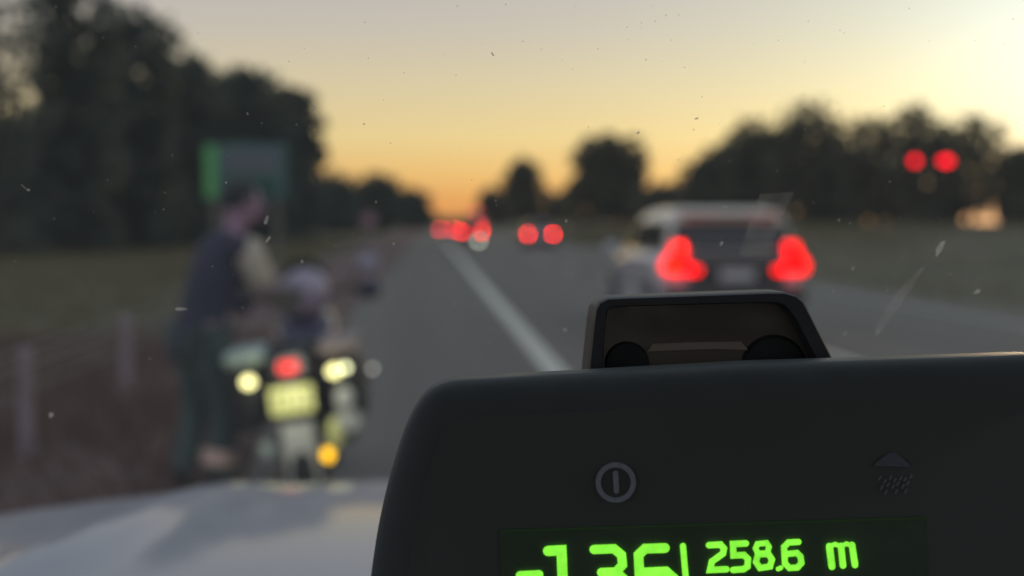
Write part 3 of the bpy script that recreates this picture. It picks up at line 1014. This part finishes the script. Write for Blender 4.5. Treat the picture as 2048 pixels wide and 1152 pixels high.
# jacket
jn = [(V((0, -.06, .74)), .165, .14), (V((0, -.06, .92)), .165, .135), (sp1, .15, .118), (sp2, .175, .125), (nk0 + V((0, 0, -.005)), .10, .085), (nk + V((0, 0, -.03)), .072, .072),
      (shR, .078), (shR.lerp(elR, .2), .070), (shL, .078), (shL.lerp(elL, .2), .070)]
je = [(0, 1), (1, 2), (2, 3), (3, 4), (4, 5), (3, 6), (6, 7), (3, 8), (8, 9)]
skinned('jacket', jn, je, M['navy'], prs)
M['olive'] = mat('olive_cuff', (0.14, 0.13, 0.10), 0.8)
skinned('sleeve', [(shR + V((-.02, .02, .045)), .080), (shR.lerp(elR, .3), .085), (shR.lerp(elR, .85), .068)], [(0, 1), (1, 2)], M['beige'], prs)
skinned('cuff', [(shR.lerp(elR, .85), .060), (elR, .060), (wrR, .042)], [(0, 1), (1, 2)], M['olive'], prs)
skinned('sleeve', [(shL.lerp(elL, .04), .085), (elL, .068)], [(0, 1)], M['beige'], prs)
skinned('cuff', [(elL, .060), (wrL, .042)], [(0, 1)], M['olive'], prs)
tn = [(V((0, -.06, .93)), .135, .11), (hipR, .112, .118), (kneR, .082), (ankR + V((0, 0, .03)), .068), (hipL, .112, .118), (kneL, .082), (ankL + V((0, 0, .03)), .068)]
skinned('trousers', tn, [(0, 1), (1, 2), (2, 3), (0, 4), (4, 5), (5, 6)], M['teal'], prs)
for an, to in ((ankR, toeR), (ankL, toeL)):
    skinned('boot', [(an + V((0, 0, .14)), .058), (an + V((0, -.01, -.02)), .058, .055), (to + V((0, 0, .01)), .052, .036)], [(0, 1), (1, 2)], M['boot'], prs, 1)
s = MB(); s.cyl(ankR + V((0, 0.01, .15)), ankR + V((0, 0.015, .22)), .083, .086, 24); s.build('ankle_band', M['ankle'], prs)


# ------------------------------------------------------------------ our own car: cabin, windscreen, bonnet
WS_A = Vector((0, .56, 1.596)); WS_B = Vector((0, .955, 1.144))   # windscreen top and foot
wsd = (WS_B - WS_A).normalized()
wsn = Vector((0, -wsd.z, wsd.y)).normalized()       # pointing out and up
if wsn.y < 0: wsn = -wsn


def on_ws(px, py, off=0.0):
    d = ray(px, py)
    k = ((WS_A - CO).dot(wsn) + off) / d.dot(wsn)
    return CO + d * k


own = empty('patrol_car', (0, 0, 0), 0, 'white car the photo is taken from, its bonnet and dusty windscreen ahead', 'car')
M['dash'] = mat('dashboard_plastic', (0.10, 0.10, 0.10), 0.85, scale=80, bump=.1, spec=.2)
M['lining'] = mat('roof_lining', (0.60, 0.60, 0.58), 0.95, scale=60)
# bonnet
def bz_(x, y):
    v = (y - 1.0) / 1.4
    z = 1.142 - .028 * v - .152 * max(0, v) ** 2.4 - .050 * abs(x / .8) ** 2.2
    cr = .40 - .16 * v
    dx = abs(x) - cr
    z += .024 * math.exp(-(dx / .040) ** 2) * min(1, v * 4 + .3) * max(0, 1 - v) ** .8
    return z
s = MB()
nx, ny = 60, 44
rows = []
for j in range(ny + 1):
    v = j / ny
    row = []
    for i in range(nx + 1):
        x = -.86 + 1.72 * i / nx
        yf = 2.36 - .22 * abs(x / .86) ** 2.4
        y = 1.0 + (yf - 1.0) * v
        z = bz_(x, 1.0 + 1.36 * v)
        if abs(x) > .80: z -= (abs(x) - .80) ** 1.5 * 1.8
        row.append((x, y, z))
    rows.append(row)
s.loft(rows, False, False, False)
# front lip curling down and sides
last = rows[-1]
s.loft([last, [(x * 1.0, y + .045, z - .035) for x, y, z in last], [(x, y + .06, z - .12) for x, y, z in last]], False, False, False)
bmesh.ops.remove_doubles(s.bm, verts=s.bm.verts[:], dist=1e-4)
bon = s.build('bonnet', M['white_paint'], own)
s = MB()
for sg_ in (-1, 1):
    pts = [(r[0][1], r[0][2]) for r in rows[::4]]
    s.loft([[(sg_ * .861, y, z - .002) for y, z in pts], [(sg_ * .885, y, z - .12) for y, z in pts], [(sg_ * .89, y, .35) for y, z in pts]], False, False, False)
s.box((0, 2.36, .62), (1.70, .16, .46), bev=.06)
s.build('front_body', M['white_paint'], own)
for sg_ in (-1, 1):
    s = MB(); s.box((sg_ * .64, 2.40, .80), (.30, .14, .14), bev=.05); s.build('headlight', M['chrome'], own)
    wheel(own, sg_ * .80, 1.75, .33, .2, sg_)
    wheel(own, sg_ * .80, -1.05, .33, .2, sg_)
# windscreen glass
gm2 = bpy.data.materials.new('windscreen_glass')
gm2.use_nodes = True
t = gm2.node_tree
t.nodes.remove(t.nodes['Principled BSDF'])
tr = t.nodes.new('ShaderNodeBsdfTransparent'); tr.inputs[0].default_value = (.95, .96, .95, 1)
gl = t.nodes.new('ShaderNodeBsdfGlossy'); gl.inputs['Roughness'].default_value = 0.02
df = t.nodes.new('ShaderNodeBsdfTranslucent'); df.inputs[0].default_value = (.72, .80, .82, 1)
tcn = t.nodes.new('ShaderNodeTexCoord'); nz = t.nodes.new('ShaderNodeTexNoise'); nz.inputs['Scale'].default_value = 6; nz.inputs['Detail'].default_value = 3
t.links.new(tcn.outputs['Object'], nz.inputs['Vector'])
dm = t.nodes.new('ShaderNodeMapRange'); dm.inputs[3].default_value = .028; dm.inputs[4].default_value = .045
t.links.new(nz.outputs['Fac'], dm.inputs[0])
m1 = t.nodes.new('ShaderNodeMixShader'); m1.inputs[0].default_value = .045
t.links.new(tr.outputs[0], m1.inputs[1]); t.links.new(gl.outputs[0], m1.inputs[2])
m2 = t.nodes.new('ShaderNodeMixShader')
t.links.new(dm.outputs[0], m2.inputs[0]); t.links.new(m1.outputs[0], m2.inputs[1]); t.links.new(df.outputs[0], m2.inputs[2])
t.links.new(m2.outputs[0], t.nodes['Material Output'].inputs['Surface'])
s = MB()
s.bm.faces.new([s.bm.verts.new(p) for p in ((-.60, WS_A.y, WS_A.z), (.60, WS_A.y, WS_A.z), (.76, WS_B.y, WS_B.z), (-.76, WS_B.y, WS_B.z))])
ws = s.build('windscreen', gm2, own, smooth=False)


def filmmat(name, alpha, col):
    m = bpy.data.materials.new(name); m.use_nodes = True
    t = m.node_tree
    t.nodes.remove(t.nodes['Principled BSDF'])
    tr = t.nodes.new('ShaderNodeBsdfTransparent')
    a = t.nodes.new('ShaderNodeBsdfTranslucent'); a.inputs[0].default_value = (*col, 1)
    b_ = t.nodes.new('ShaderNodeBsdfDiffuse'); b_.inputs[0].default_value = (*col, 1)
    mm = t.nodes.new('ShaderNodeMixShader'); mm.inputs[0].default_value = .35
    t.links.new(a.outputs[0], mm.inputs[1]); t.links.new(b_.outputs[0], mm.inputs[2])
    tcn = t.nodes.new('ShaderNodeTexCoord'); nz = t.nodes.new('ShaderNodeTexNoise'); nz.inputs['Scale'].default_value = 90
    t.links.new(tcn.outputs['Object'], nz.inputs['Vector'])
    mp = t.nodes.new('ShaderNodeMapRange'); mp.inputs[1].default_value = .3; mp.inputs[2].default_value = .7
    mp.inputs[3].default_value = alpha * .6; mp.inputs[4].default_value = min(1, alpha * 1.3)
    t.links.new(nz.outputs['Fac'], mp.inputs[0])
    mx_ = t.nodes.new('ShaderNodeMixShader')
    t.links.new(mp.outputs[0], mx_.inputs[0])
    t.links.new(tr.outputs[0], mx_.inputs[1]); t.links.new(mm.outputs[0], mx_.inputs[2])
    t.links.new(mx_.outputs[0], t.nodes['Material Output'].inputs['Surface'])
    return m


M['speck'] = filmmat('dried_spot', .72, (.75, .73, .66))
M['speck_dim'] = filmmat('faint_spot', .35, (.7, .68, .62))
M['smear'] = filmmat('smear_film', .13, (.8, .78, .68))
# (px, py, length px, width px, angle deg, bright)
specks = [(985, 108, 13, 4, -60, 1), (533, 440, 20, 9, 70, 1), (537, 478, 16, 6, 50, 1), (362, 618, 27, 7, -3, 1), (1880, 496, 36, 10, 60, 1),
          (1955, 583, 16, 8, 35, 1), (1690, 668, 10, 8, 20, 0), (1755, 666, 15, 8, 50, 0), (1130, 660, 9, 8, 0, 1), (1443, 487, 13, 5, 65, 1),
          (787, 488, 8, 4, 80, 1), (48, 374, 20, 4, -40, 0), (57, 380, 8, 6, 0, 1), (495, 228, 8, 5, 90, 0), (627, 215, 13, 6, 75, 0), (103, 830, 11, 10, 60, 1),
          (1450, 412, 7, 6, 0, 1), (1132, 442, 7, 5, 90, 1), (1393, 237, 9, 5, 20, 1), (1276, 265, 9, 5, 45, 1), (728, 248, 6, 4, 60, 1),
          (604, 523, 8, 5, 70, 1), (1668, 582, 8, 6, 80, 0), (1706, 537, 12, 6, 60, 0), (1900, 549, 13, 3, 5, 0), (752, 404, 7, 5, 90, 1), (452, 365, 5, 4, 90, 1),
          (593, 250, 6, 4, 80, 0), (1796, 250, 7, 4, 60, 0), (1678, 440, 8, 4, 70, 0), (895, 512, 6, 4, 80, 0), (345, 310, 6, 4, 80, 0)]
rs_ = random.Random(3)
for (px, py, ln, wd, an, br_) in specks:
    s = MB()
    ca, sa = math.cos(R(an)), -math.sin(R(an))
    pts = []
    n = 12
    for k in range(n):
        a = 2 * math.pi * k / n
        jt = rs_.uniform(.6, 1.15)
        u, v = math.cos(a) * ln / 2 * jt, math.sin(a) * wd / 2 * jt
        pts.append(on_ws(px + u * ca - v * sa, py + u * sa + v * ca, -.002))
    cen = sum(pts, Vector()) / n
    cv = s.bm.verts.new(cen - wsn * .0004)
    rv = [s.bm.verts.new(p) for p in pts]
    for k in range(n): s.bm.faces.new((cv, rv[k], rv[(k + 1) % n]))
    s.build('dried_spot', M['speck' if br_ else 'speck_dim'], ws)
for poly in ([(1520, 388), (1588, 384), (1562, 440), (1538, 512), (1478, 512), (1500, 440)], [(1852, 532), (1800, 612), (1762, 664), (1748, 660), (1788, 590), (1840, 536)]):  # first patch paints a reflection as film, second is a wiper smear
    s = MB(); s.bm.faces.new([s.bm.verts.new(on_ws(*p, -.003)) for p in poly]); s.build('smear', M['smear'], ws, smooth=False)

rs_ = random.Random(9)
s = MB()
for k in range(260):
    px, py = rs_.uniform(-80, 2120), rs_.uniform(-40, 760)
    rr = rs_.uniform(.7, 2.4)
    pts = [on_ws(px + math.cos(a) * rr * rs_.uniform(.6, 1.2), py + math.sin(a) * rr * rs_.uniform(.5, 1.3), -.0015) for a in [k2 * math.pi / 3 for k2 in range(6)]]
    s.bm.faces.new([s.bm.verts.new(p) for p in pts])
dust = s.build('dust', M['speck_dim'], ws, smooth=False)
dust['kind'] = 'stuff'

# dashboard, pillars, roof, doors, rear of the cabin
s = MB()
s.loft([[(-.76, y, z), (.76, y, z)] for y, z in ((.30, .75), (.30, 1.08), (.34, 1.135), (.42, 1.15), (.60, 1.150), (.80, 1.143), (.95, 1.130), (1.01, 1.10), (1.01, .75))], False, False, False)
s.build('dashboard', M['dash'], own)
s = MB(); s.box((0, .93, 1.10), (1.5, .14, .03)); s.build('cowl', M['black'], own)
s = MB()
s.loft([[(-.60, y, z), (0, y, z + .03), (.60, y, z)] for y, z in ((.555, 1.600), (.50, 1.625), (.1, 1.66), (-.9, 1.67), (-1.7, 1.62))], False, False, False)
s.build('roof_lining', M['lining'], own)
s = MB()
s.loft([[(-.64, y, z - .02), (0, y, z + .05), (.64, y, z - .02)] for y, z in ((.57, 1.604), (.50, 1.64), (.1, 1.68), (-.9, 1.69), (-1.75, 1.62))], False, False, False)
s.build('roof', M['white_paint'], own)
for sg_ in (-1, 1):
    s = MB(); s.tube([(sg_ * .62, .55, 1.59), (sg_ * .78, .96, 1.13)], .032, 8); s.build('windscreen_pillar', M['lining'], own)
    s = MB(); s.box((sg_ * .80, -.35, .72), (.07, 2.7, .84), bev=.02); s.box((sg_ * .73, -.30, 1.36), (.05, .10, .55), Euler((0, R(-14 * sg_), 0))); s.build('door', M['lining'], own)
s = MB(); s.box((0, -1.75, .70), (1.5, .08, .7)); s.build('rear_panel', M['lining'], own)
M['seat_cloth'] = mat('seat_cloth', (0.34, 0.34, 0.33), 0.95, scale=60)
s = MB(); s.box((0, -.4, .30), (1.5, 2.8, .06)); s.build('floor_pan', M['dash'], own)
for x in (-.38, .38):
    s = MB(); s.box((x, -.35, .60), (.5, .5, .18), bev=.05); s.box((x, -.66, .98), (.48, .14, .62), Euler((R(-14), 0, 0)), bev=.05); s.box((x, -.75, 1.38), (.26, .09, .16), bev=.04)
    s.build('seat', M['seat_cloth'], own)


# ------------------------------------------------------------------ speed display on the dashboard
DD = 0.585          # distance of the face from the camera
roll, tilt = R(2.5), R(2.2)
q = CM.to_3x3() @ Matrix.Rotation(roll, 3, 'Z') @ Matrix.Rotation(-tilt, 3, 'X')
uX, uY, uZ = q @ Vector((1, 0, 0)), q @ Vector((0, 1, 0)), q @ Vector((0, 0, 1))
DO = CO + ray(1400, 900) * DD


def loc2(px, py, off=0.0):
    """pixel to the display's own face plane (metres)"""
    d = ray(px, py)
    P = DO + uZ * off
    k = (P - CO).dot(uZ) / d.dot(uZ)
    v = CO + d * k - DO
    return Vector((v.dot(uX), v.dot(uY), off))


def vary(m, scale, lo, hi, inp):
    t = m.node_tree
    b_ = t.nodes['Principled BSDF']
    tcn = t.nodes.new('ShaderNodeTexCoord'); nz = t.nodes.new('ShaderNodeTexNoise'); nz.inputs['Scale'].default_value = scale; nz.inputs['Detail'].default_value = 5
    mp = t.nodes.new('ShaderNodeMapRange'); mp.inputs[1].default_value = .3; mp.inputs[2].default_value = .7; mp.inputs[3].default_value = lo; mp.inputs[4].default_value = hi
    t.links.new(tcn.outputs['Object'], nz.inputs['Vector']); t.links.new(nz.outputs['Fac'], mp.inputs[0]); t.links.new(mp.outputs[0], b_.inputs[inp])


dev = empty('speed_display', DO, 0, 'large black speed display with lit green figures on the dashboard', 'display')
dev.rotation_euler = q.to_euler()
M['case'] = mat('device_case', (0.108, 0.130, 0.128), 0.46, noise=(0.098, 0.118, 0.116), scale=45, spec=.25)
M['panel'] = mat('device_panel', (0.110, 0.136, 0.118), 0.5, scale=14, spec=.15, noise=(0.098, 0.122, 0.106))
M['window'] = mat('display_window', (0.098, 0.124, 0.100), 0.5, emit=(0.10, 0.42, 0.06), es=0.006, scale=40, spec=.15)
M['icon'] = mat('printed_icon', (0.40, 0.47, 0.53), 0.6, scale=400)
M['icon_dim'] = mat('printed_icon_dim', (0.16, 0.19, 0.24), 0.6, scale=400)
M['green_on'] = mat('lit_green_segment', (0.1, 0.5, 0.05), 0.4, emit=(0.27, 1.0, 0.055), es=1.0)
vary(M['green_on'], 160, .80, 1.15, 'Emission Strength')
vary(M['case'], 22, .45, .62, 'Roughness')
vary(M['panel'], 30, .48, .66, 'Roughness')
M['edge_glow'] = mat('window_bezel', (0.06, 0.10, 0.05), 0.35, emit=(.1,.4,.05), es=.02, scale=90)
M['window'].node_tree.nodes['Principled BSDF'].inputs['Emission Strength'].default_value = 0.007

left = [(724, 1300), (729, 1230), (738, 1152), (752, 1060), (772, 970), (795, 892), (812, 845), (830, 810), (852, 784), (880, 768), (915, 761), (1000, 756), (1180, 746), (1400, 733.5), (1500, 728)]
Lp = [loc2(*p) for p in left]
ax = Lp[-1].x
Rp = [Vector((2 * ax - p.x, p.y, 0)) for p in Lp[:-1]][::-1]
outl = Lp + Rp
bot = loc2(1400, 1440).y
outl = [Vector((Lp[0].x + .004, bot + .02, 0)), *outl, Vector((Rp[-1].x - .004, bot + .02, 0)), Vector((Rp[-1].x - .02, bot, 0)), Vector((Lp[0].x + .02, bot, 0))]
# resample smoothly
def catmull(P, n=5):
    o_ = []
    m_ = len(P)
    for i in range(m_):
        p0, p1, p2, p3 = P[(i - 1) % m_], P[i], P[(i + 1) % m_], P[(i + 2) % m_]
        for k in range(n):
            u = k / n
            o_.append(.5 * ((2 * p1) + (p2 - p0) * u + (2 * p0 - 5 * p1 + 4 * p2 - p3) * u * u + (3 * p1 - p0 - 3 * p2 + p3) * u ** 3))
    return o_
outl = catmull(outl, 4)


def inset(P, d_):
    n_ = len(P)
    area = sum(P[i].x * P[(i + 1) % n_].y - P[(i + 1) % n_].x * P[i].y for i in range(n_))
    sg = 1 if area > 0 else -1
    o_ = []
    for i in range(n_):
        tt = (P[(i + 1) % n_] - P[i - 1]).normalized()
        nn = Vector((-tt.y, tt.x, 0)) * sg
        o_.append(P[i] + nn * d_)
    return o_


def ringz(P, d_, z):
    return [(p.x, p.y, z) for p in inset(P, d_)]


s = MB()
s.loft([ringz(outl, .0170, .0004), ringz(outl, .0130, .0001), ringz(outl, .0090, -.0008), ringz(outl, .0055, -.0021), ringz(outl, .0030, -.0037), ringz(outl, .0012, -.0058), ringz(outl, .0003, -.0080), ringz(outl, .0, -.0100),
        ringz(outl, -.0006, -.018), ringz(outl, -.0010, -.032), ringz(outl, .002, -.036)], True, True)
s.build('case', M['case'], dev)
s = MB()
pin = inset(outl, .0165)
s.loft([[(p.x, p.y, .0001) for p in inset(outl, .0166)], [(p.x, p.y, .0009) for p in inset(outl, .0178)]], False, True)
s.build('face_panel', M['panel'], dev)
# display window
zW = .0022
wv = [loc2(1003, 1062, zW), loc2(1850, 1036, zW), loc2(1858, 1300, zW), loc2(1008, 1320, zW)]
s = MB(); s.bm.faces.new([s.bm.verts.new(p) for p in wv]); s.build('display_window', M['window'], dev, smooth=False)
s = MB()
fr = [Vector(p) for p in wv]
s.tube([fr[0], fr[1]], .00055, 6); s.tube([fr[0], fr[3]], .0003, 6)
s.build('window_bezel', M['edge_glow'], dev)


def stroke(s, pts, w_px, z, cap=True):
    """flat stroke with mitred corners and round ends, in face-plane metres"""
    P = [loc2(*p, z) for p in pts]
    hw_ = w_px / FPX * DD / 2
    closed = len(pts) > 2 and pts[0] == pts[-1]
    if closed: P = P[:-1]
    n_ = len(P)
    Lf, Rt = [], []
    for i in range(n_):
        a = P[i] - P[i - 1] if (i > 0 or closed) else P[1] - P[0]
        b_ = P[(i + 1) % n_] - P[i] if (i < n_ - 1 or closed) else P[-1] - P[-2]
        a = a.normalized(); b_ = b_.normalized()
        na, nb = Vector((-a.y, a.x, 0)), Vector((-b_.y, b_.x, 0))
        m_ = (na + nb)
        m_ = m_ / max(.6, m_.length_squared / 2) if m_.length > 1e-6 else na
        Lf.append(P[i] + m_ * hw_); Rt.append(P[i] - m_ * hw_)
    lv_ = [s.bm.verts.new(p) for p in Lf]; rv_ = [s.bm.verts.new(p) for p in Rt]
    for i in range(n_ if closed else n_ - 1):
        j = (i + 1) % n_
        s.bm.faces.new((lv_[i], lv_[j], rv_[j], rv_[i]))
    if not closed and cap:
        for c, dd_ in ((P[0], (P[0] - P[1]).normalized()), (P[-1], (P[-1] - P[-2]).normalized())):
            nn = Vector((-dd_.y, dd_.x, 0))
            arc = [c + nn * hw_ * math.cos(a) + dd_ * hw_ * math.sin(a) for a in [math.pi * k / 6 for k in range(7)]]
            s.bm.faces.new([s.bm.verts.new(p) for p in arc])


zs_ = .0032
glyphs = [
    ('minus', [([(1040, 1151), (1078, 1149)], 17)]),
    ('digit', [([(1096, 1102), (1123, 1100.5), (1125, 1150), (1128, 1210)], 20)]),
    ('digit', [([(1188, 1099), (1228, 1097.5), (1243, 1110), (1245, 1130), (1232, 1144), (1203, 1145)], 18), ([(1232, 1144), (1248, 1158), (1251, 1190), (1238, 1205), (1195, 1207)], 18)]),
    ('digit', [([(1330, 1096), (1290, 1097.5), (1277, 1110), (1279, 1150), (1283, 1195), (1298, 1207), (1335, 1205), (1350, 1190), (1347, 1156), (1332, 1143), (1288, 1145)], 19)]),
    ('separator_bar', [([(1366, 1092), (1371, 1150), (1376, 1210)], 12)]),
    ('digit', [([(1418, 1090.5), (1441, 1089), (1448, 1097), (1446, 1107), (1424, 1123), (1420, 1140), (1453, 1138.5)], 12.5)]),
    ('digit', [([(1492, 1087), (1466, 1088), (1467, 1111), (1488, 1110), (1496, 1118), (1495, 1133), (1487, 1138.5), (1466, 1140)], 12.5)]),
    ('digit', [([(1515, 1088), (1533, 1086), (1538, 1094), (1535, 1106), (1516, 1107), (1511, 1097), (1515, 1088)], 11), ([(1516, 1109), (1537, 1108), (1544, 1119), (1540, 1133), (1520, 1136), (1512, 1124), (1516, 1109)], 12)]),
    ('decimal_point', [([(1556, 1138), (1562, 1135.5)], 9)]),
    ('digit', [([(1597, 1084), (1577, 1085), (1568, 1094), (1570, 1127), (1579, 1136), (1595, 1135), (1603, 1126), (1601, 1113), (1594, 1106), (1574, 1108)], 12)]),
    ('unit_letter', [([(1659, 1093), (1664, 1133)], 14), ([(1682, 1092), (1686, 1131)], 13), ([(1704, 1090), (1710, 1130)], 13), ([(1660, 1093), (1670, 1088.5), (1682, 1093), (1693, 1087.5), (1705, 1092)], 9)]),
]
for i, (nm, strokes) in enumerate(glyphs):
    s = MB()
    for j, (pts, wpx) in enumerate(strokes):
        stroke(s, pts, wpx, zs_ + i * .00001 + j * .00007)
    s.build(nm, M['green_on'], dev, smooth=False)
# printed symbols: power ring and bar; cloud with rain
zi = .0024
s = MB()
n = 48
ro, ri = 40.5, 30.0
cx, cy = 1231.5, 965
vo = [s.bm.verts.new(loc2(cx + ro * math.cos(2 * math.pi * k / n), cy + ro * math.sin(2 * math.pi * k / n), zi)) for k in range(n)]
vi = [s.bm.verts.new(loc2(cx + ri * math.cos(2 * math.pi * k / n), cy + ri * math.sin(2 * math.pi * k / n), zi)) for k in range(n)]
for k in range(n): s.bm.faces.new((vo[k], vo[(k + 1) % n], vi[(k + 1) % n], vi[k]))
stroke(s, [(1231, 947), (1233, 982)], 11, zi)
s.build('power_symbol', M['icon'], dev, smooth=False)
s = MB(); s.bm.faces.new([s.bm.verts.new(loc2(*p, zi)) for p in ((1748, 932), (1752, 926), (1776, 907), (1786, 904), (1796, 908), (1818, 928), (1821, 934))]); s.build('cloud_symbol', M['icon_dim'], dev, smooth=False)
s = MB()
for (x, y_) in ((1760, 956), (1770, 963), (1782, 955), (1790, 961), (1802, 956), (1810, 959), (1822, 953), (1764, 975), (1786, 973), (1796, 967), (1816, 966), (1806, 973), (1772, 984), (1793, 983), (1812, 982), (1777, 969)):
    stroke(s, [(x - 1.8, y_ + 3.0), (x + 1.8, y_ - 3.0)], 4, zi)
M['icon_mid'] = mat('printed_icon_mid', (0.26, 0.26, 0.30), 0.6, scale=400)
s.build('rain_symbol', M['icon_mid'], dev, smooth=False)
# foot that stands on the dashboard
s = MB(); s.box((ax, bot - .010, -.018), (.10, .06, .020), bev=.004); s.build('foot', M['case'], dev)

# ------------------------------------------------------------------ sensor head behind the display
BD = 0.635
q2 = CM.to_3x3() @ Matrix.Rotation(R(1.4), 3, 'Z') @ Matrix.Rotation(R(0.6), 3, 'X')
vX, vY, vZ = q2 @ Vector((1, 0, 0)), q2 @ Vector((0, 1, 0)), q2 @ Vector((0, 0, 1))
BO = CO + ray(1420, 660) * BD


def loc3(px, py, off=0.0):
    d = ray(px, py)
    P = BO + vZ * off
    k = (P - CO).dot(vZ) / d.dot(vZ)
    v = CO + d * k - BO
    return Vector((v.dot(vX), v.dot(vY), off))


sh = empty('sensor_head', BO, 0, 'small black trapezoid sensor head with a dark glossy window behind the display', 'sensor')
sh.rotation_euler = q2.to_euler()
op = [loc3(*p) for p in ((1170, 790), (1177, 738), (1187, 645), (1191, 618), (1199, 605), (1216, 597), (1260, 595), (1400, 590), (1540, 585), (1572, 585), (1596, 592), (1610, 604), (1622, 628), (1668, 720), (1700, 790))]
ip = [loc3(*p) for p in ((1204, 790), (1206, 738), (1211, 660), (1214, 632), (1217, 621), (1226, 615), (1262, 613), (1400, 609), (1530, 606), (1552, 607), (1566, 612), (1574, 620), (1590, 640), (1636, 728), (1664, 790))]
s = MB()
k_ = lambda P, z, f=1.0: [(p.x, p.y, z) for p in P]
mid_ = [a.lerp(b_, .12) for a, b_ in zip(op, ip)]
s.loft([k_(ip, -.016), k_(ip, -.0015), k_([a.lerp(b_, .88) for a, b_ in zip(op, ip)], 0), k_(mid_, .0), k_(op, -.0016), k_(inset(op, -.0005), -.010), k_(inset(op, -.0010), -.040), k_(ip, -.040), k_(ip, -.016)], False, False)
M['case_dark'] = mat('sensor_case', (0.052, 0.060, 0.064), 0.5, scale=60)
s.build('housing', M['case_dark'], sh, smooth=True)
M['lens_glass'] = mat('sensor_window', (0.062, 0.064, 0.052), 0.3, scale=8, noise=(0.075, 0.070, 0.056), spec=.5)
_t = M['lens_glass'].node_tree
_tr = _t.nodes.new('ShaderNodeBsdfTransparent'); _tr.inputs[0].default_value = (.62, .56, .46, 1)
_mx = _t.nodes.new('ShaderNodeMixShader'); _mx.inputs[0].default_value = .13
_t.links.new(_t.nodes['Principled BSDF'].outputs[0], _mx.inputs[1]); _t.links.new(_tr.outputs[0], _mx.inputs[2])
_t.links.new(_mx.outputs[0], _t.nodes['Material Output'].inputs['Surface'])
s = MB(); s.bm.faces.new([s.bm.verts.new((p.x, p.y, -.012)) for p in ip]); s.build('window', M['lens_glass'], sh, smooth=False)
M['bar'] = mat('sensor_bar', (0.40, 0.36, 0.29), 0.6)
s = MB()
bp = [loc3(*p, -.010) for p in ((1294, 702), (1304, 687), (1390, 684), (1480, 683), (1494, 699), (1430, 697), (1390, 698))]
s.ngon_prism(bp, (0, 0, .003), (0, 0, -.0015)); s.build('bar', M['bar'], sh, smooth=False)
M['lens_dark'] = mat('sensor_lens', (0.050, 0.058, 0.058), 0.7, scale=40, spec=.2)
for (px, py, rr) in ((1254, 728, 46), (1548, 736, 68)):
    c = loc3(px, py, -.0105)
    s = MB(); s.cyl((c.x, c.y, -.0115), (c.x, c.y, -.009), rr / FPX * BD, rr / FPX * BD * .9, 28); s.build('lens', M['lens_dark'], sh)
s = MB()
c = loc3(1430, 800)
s.box((c.x, c.y - .012, -.026), (.10, .05, .022), bev=.006); s.build('mount', M['case'], sh)
